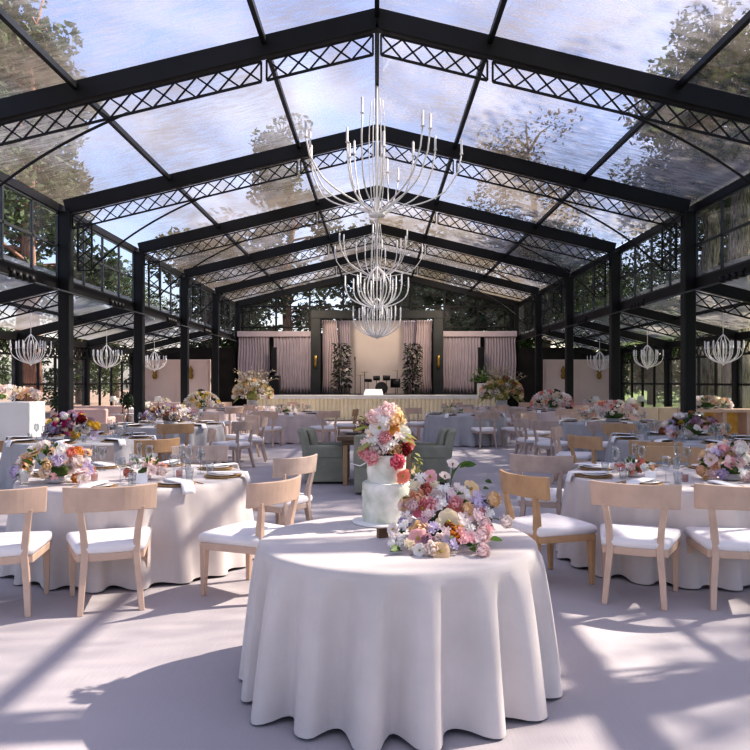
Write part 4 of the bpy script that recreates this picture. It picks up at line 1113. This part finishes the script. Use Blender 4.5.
for (x, y, z) in ((-.75,0,.98),(.7,0,1.05),(-.95,.35,.85)):
    m = MB(); m.tube([(x,y,0),(x,y,z)], .014, 5); m.build('cymbal_stand', M_black, dk)
    m = MB(); m.lathe([(.03,.03),(.24,0),(.24,-.005),(.03,.02)], 18, (x,y,z)); m.build('cymbal', M_brass, dk)
def mic(x, y, label):
    r = empty('microphone_stand', (x, y, SZ), 0, label, 'stand')
    m = MB(); m.lathe([(0,0),(.16,0),(.15,.02),(0,.03)], 14); m.build('base', M_black, r)
    m = MB(); m.tube([(0,0,.02),(0,0,1.35),(.0,-.3,1.5)], .014, 5); m.build('pole', M_black, r)
    m = MB(); m.lathe([(0,0),(.02,0),(.03,.12),(.02,.16),(0,.17)], 8, (0,-.32,1.48)); m.build('microphone', M_speaker, r)
mic(-.95, 32.6, 'thin black microphone stand left of the drum kit'); mic(1.3, 32.4, 'thin black microphone stand right of the drum kit')
mo = MB(); mo.add([(-.42,-.25,0),(.42,-.25,0),(.36,.1,.25),(-.36,.1,.25),(-.42,.25,0),(.42,.25,0)], [(0,1,2,3),(3,2,5,4),(0,3,4),(1,5,2)], False)
o = mo.build('stage_monitor', M_plaster, None, (-.15, 31.75, SZ)); tag(o, 'low white wedge monitor on the front edge of the stage', 'speaker')
pb = empty('planter_box', (4.55, 31.95, SZ), 0, 'square pale planter box with a leafy bush on the right of the stage', 'planter')
m = MB(); m.box(-.27,.27,-.2,.2,0,.5); m.build('box', M_stagetop, pb, bevel=.015)
m = MB(); rn = random.Random(6)
for i in range(160):
    p, d = dome_pt(rn, .55, .35, .55, 0); leaf(m, Vector((0,0,.55))+p*rn.uniform(.2,1), d+Vector((0,0,.3)), rn.uniform(.15,.3), .06, .3, rn)
m.build('foliage', M_leaf, pb)

# ------------------------------------------------------------------ trees outside
def blob_leaves(m, c, rx, ry, rz, n, s, rnd):
    for i in range(n):
        while True:
            p = Vector((rnd.uniform(-1,1), rnd.uniform(-1,1), rnd.uniform(-1,1)))
            if p.length < 1: break
        q = c + Vector((p.x*rx, p.y*ry, p.z*rz)); a = Vector((rnd.gauss(0,1), rnd.gauss(0,1), rnd.gauss(0,.6))).normalized()
        b = a.cross(Vector((rnd.gauss(0,1), rnd.gauss(0,1), rnd.gauss(0,1)))).normalized(); L = s*rnd.uniform(.6,1.3)
        m.add([q-a*L, q+b*L*.45, q+a*L, q-b*L*.45], [(0,1,2,3)], False)
def tree_proto(kind, seed, H, tr, crown, leafm, barkm, nclump, nleaf, s, z0=.35):
    rnd = random.Random(seed); root = empty(kind)
    bend = [Vector((0,0,-.3))]
    for i in range(1, 7): bend.append(Vector((rnd.uniform(-.25,.25)*i*.4, rnd.uniform(-.25,.25)*i*.4, H*.92*i/6)))
    m = MB(); m.tube(bend, [tr*1.15,tr,tr*.85,tr*.7,tr*.5,tr*.3,tr*.12], 10)
    f = MB()
    for i in range(nclump):
        h = z0+(1-z0)*((i+.5)/nclump); k = h*.92*6; j = min(5, int(k)); base = bend[j].lerp(bend[j+1], k-j)
        a = rnd.uniform(0, 6.28); rr = crown*(1-.65*((h-z0)/(1-z0))**1.5)*rnd.uniform(.35,1)
        tip = base+Vector((cos(a)*rr, sin(a)*rr, rnd.uniform(-.3,1.0)))
        mid = (base+tip)/2+Vector((0,0,.3)); m.tube([base, mid, tip], [tr*.25, tr*.16, tr*.05], 5)
        blob_leaves(f, tip, crown*.34, crown*.34, crown*.22, nleaf, s, rnd)
    m.build('trunk', barkm, root); f.build('foliage', leafm, root)
    return Proto(root)
T_oak = tree_proto('broadleaf_tree', 3, 14, .42, 5.5, M_tree1, M_bark, 50, 330, .12, .45)
T_pine = tree_proto('pine_tree', 5, 20, .34, 3.6, M_tree2, M_barkr, 44, 190, .20, .30)
T_tan = tree_proto('bare_tree', 8, 17, .36, 4.6, M_tree3, M_barkp, 40, 150, .13, .42)
T_edge = tree_proto('shade_tree', 14, 15, .42, 3.6, M_tree1, M_barkp, 36, 300, .12, .58)
T_dense = tree_proto('dense_tree', 11, 9, .3, 3.8, M_tree2, M_bark, 46, 210, .17, .08)
PL = [ # proto, x, y, rot, scale, label
 (T_edge, 11.9, 24.6, .3, 1.0, 'broadleaf tree with a thick trunk just outside the right windows'),
 (T_edge, 12.6, 28.6, 1.9, 1.05, 'pale-barked tree beside the far right windows'),
 (T_oak, 16.0, 18.6, 2.0, 1.35, 'great broadleaf tree rising over the right side of the roof'),
 (T_pine, 22.5, 14.5, .4, 1.1, 'tall pine standing right of the tent, nearer one'),
 (T_oak, 19.0, 9.0, 1.9, 1.15, 'large broadleaf tree right of the tent near the camera'),
 (T_pine, 22.0, 33.0, 2.4, 1.1, 'tall pine far behind the right windows'),
 (T_oak, 16.5, 36.0, .9, 1.0, 'broadleaf tree beyond the right rear corner'),
 (T_tan, 9.0, 45.0, .2, 1.1, 'tan-leaved tree behind the right half of the gable'),
 (T_dense, 4.2, 43.0, .5, 1.25, 'dense dark tree behind the gable, right of centre'),
 (T_dense, -.5, 45.0, 1.5, 1.3, 'dense dark tree behind the centre of the gable'),
 (T_pine, -4.9, 42.0, 3.0, .9, 'pine with a reddish trunk behind the left half of the gable'),
 (T_dense, -9.5, 42.5, 2.2, 1.25, 'dense dark tree behind the gable, left of the pine'),
 (T_dense, 9.3, 41.0, 3.9, 1.2, 'dense dark tree behind the right end of the gable'),
 (T_pine, -15.5, 27.0, .9, 1.0, 'tall pine outside the left windows, middle one'),
 (T_pine, -16.0, 35.0, 2.1, 1.1, 'tall pine outside the left windows, farthest one'),
 (T_tan, -18.0, 16.5, .8, 1.05, 'tan-leaved tree rising over the left side of the roof'),
 (T_oak, -21.0, 24.0, 2.8, 1.1, 'broadleaf tree far left beyond the windows'),
 (T_pine, -19.0, 40.0, 5.0, 1.1, 'tall pine at the rear left horizon'),
 (T_dense, -24.0, 33.0, 4.0, 1.2, 'dense dark tree at the left horizon'),
 (T_dense, 27.0, 44.0, 1.0, 1.3, 'dense dark tree at the right horizon'),
 (T_dense, 24.0, 26.0, 1.4, 1.0, 'dense dark tree on the lawn to the right'),
 (T_pine, 15.5, 3.0, 4.2, 1.0, 'tall pine right of the camera position'),
 (T_dense, 34.0, 62.0, .7, 1.0, 'distant dark tree at the right horizon, nearest the tent corner'),
 (T_dense, 44.0, 58.0, 1.9, 1.1, 'distant dark tree at the right horizon, second out'),
 (T_edge, 30.0, 48.0, 2.9, .9, 'slim shade tree standing on the distant right lawn'),
 (T_dense, 50.0, 76.0, 3.9, 1.3, 'distant dark tree at the right horizon, farthest out'),
 (T_edge, 20.0, 40.5, 4.4, .9, 'shade tree on the lawn beyond the right rear windows'),
 (T_dense, 20.5, 56.0, 5.2, 1.0, 'dark tree seen through the gap between the right rear windows'),
 (T_dense, 27.0, 66.0, .2, 1.2, 'far dark tree framed by the second right window bay'),
 (T_oak, 24.0, 80.0, 1.2, 1.1, 'far broadleaf tree on the skyline to the right'),
 (T_dense, -23.0, 58.0, 2.5, 1.0, 'dark tree seen through the left rear windows'),
 (T_oak, -28.0, 80.0, 3.2, 1.1, 'far broadleaf tree on the skyline to the left'),
 (T_dense, -33.0, 60.0, .9, 1.1, 'distant dark tree at the left horizon, nearest the tent corner'),
 (T_dense, -45.0, 66.0, 2.2, 1.2, 'distant dark tree at the left horizon, second out'),
 (T_edge, -26.0, 46.0, 3.3, .9, 'slim shade tree standing on the distant left bank'),
 (T_dense, -56.0, 72.0, 4.8, 1.3, 'distant dark tree at the left horizon, farthest out')]
for pr_, x, y, r_, s_, lb in PL: pr_.place((x, y, -.06), r_, label=lb, cat='tree', sc=s_)

# ------------------------------------------------------------------ light, sky, camera
SUN = Vector((.70, .30, .66)).normalized()
sd = bpy.data.lights.new('sun', 'SUN'); sd.energy = 10.0; sd.angle = radians(.6); sd.color = (1.0,.95,.88)
so = bpy.data.objects.new('sun', sd); COL.objects.link(so); so.rotation_mode = 'QUATERNION'; so.rotation_quaternion = SUN.to_track_quat('Z', 'Y')
so.location = SUN*40
for sx in (-3.2, 3.2):  # unseen soft fills, added to brighten the drapes and backdrop
    ld = bpy.data.lights.new('added_stage_fill', 'AREA'); ld.energy = 90; ld.size = 1.5; ld.color = (1,.9,.8)
    lo = bpy.data.objects.new('added_stage_fill', ld); COL.objects.link(lo); lo.location = (sx, 31.8, 5.0); lo.rotation_mode = 'QUATERNION'
    lo.rotation_quaternion = (Vector((sx,31.8,5.0))-Vector((sx*.6,35,2.4))).to_track_quat('Z','Y')
wd = bpy.data.worlds.new('sky'); SC.world = wd; wd.use_nodes = True
nt = wd.node_tree; N = nt.nodes; L = nt.links; bg = N['Background']
sk = N.new('ShaderNodeTexSky'); sk.sky_type = 'NISHITA'; sk.sun_disc = False; sk.sun_elevation = math.asin(SUN.z); sk.sun_rotation = atan2(SUN.x, SUN.y)
sk.air_density = 1.2; sk.dust_density = 1.5; sk.ozone_density = 2.0
mx = N.new('ShaderNodeMixRGB'); mx.blend_type = 'MULTIPLY'; mx.inputs[0].default_value = 1; mx.inputs[2].default_value = (.95,.95,1.18,1)
tc = N.new('ShaderNodeTexCoord'); no = N.new('ShaderNodeTexNoise'); no.inputs['Scale'].default_value = 3.2; no.inputs['Detail'].default_value = 7
mpn = N.new('ShaderNodeMapping'); mpn.inputs['Scale'].default_value = (1,1,2.5); L.new(tc.outputs['Generated'], mpn.inputs[0]); L.new(mpn.outputs[0], no.inputs[0])
cr = N.new('ShaderNodeValToRGB'); cr.color_ramp.elements[0].position = .48; cr.color_ramp.elements[1].position = .72
cr.color_ramp.elements[0].color = (0,0,0,1); cr.color_ramp.elements[1].color = (.42,.42,.42,1); L.new(no.outputs[0], cr.inputs[0])
m2 = N.new('ShaderNodeMixRGB'); m2.inputs[2].default_value = (6,6,6.4,1)
L.new(cr.outputs[0], m2.inputs[0]); L.new(sk.outputs[0], mx.inputs[1]); L.new(mx.outputs[0], m2.inputs[1]); L.new(m2.outputs[0], bg.inputs[0])
bg.inputs[1].default_value = .25
cd = bpy.data.cameras.new('camera'); cam = bpy.data.objects.new('camera', cd); COL.objects.link(cam)
cam.location = (0, 0, EYE); cam.rotation_euler = (pi/2, 0, 0); cd.sensor_width = 36; cd.lens = 36.0
cd.shift_x = -2/750; cd.shift_y = 7/750; cd.clip_end = 500; cd.clip_start = .05
SC.camera = cam
SC.view_settings.view_transform = 'Standard'; SC.view_settings.look = 'Medium High Contrast'
SC.view_settings.use_white_balance = True; SC.view_settings.white_balance_temperature = 7500; SC.view_settings.white_balance_tint = 12
SC.view_settings.exposure = 0.0; SC.view_settings.gamma = 1.0
SC.cycles.transparent_max_bounces = 16; SC.cycles.max_bounces = 7; SC.cycles.diffuse_bounces = 4; SC.cycles.glossy_bounces = 2
SC.cycles.sample_clamp_indirect = 4.0; SC.cycles.use_denoising = True

for o_ in SC.objects:
    if o_.parent is None and 'label' in o_ and len(o_['label'].split()) > 16: print('LONG', o_['label'])
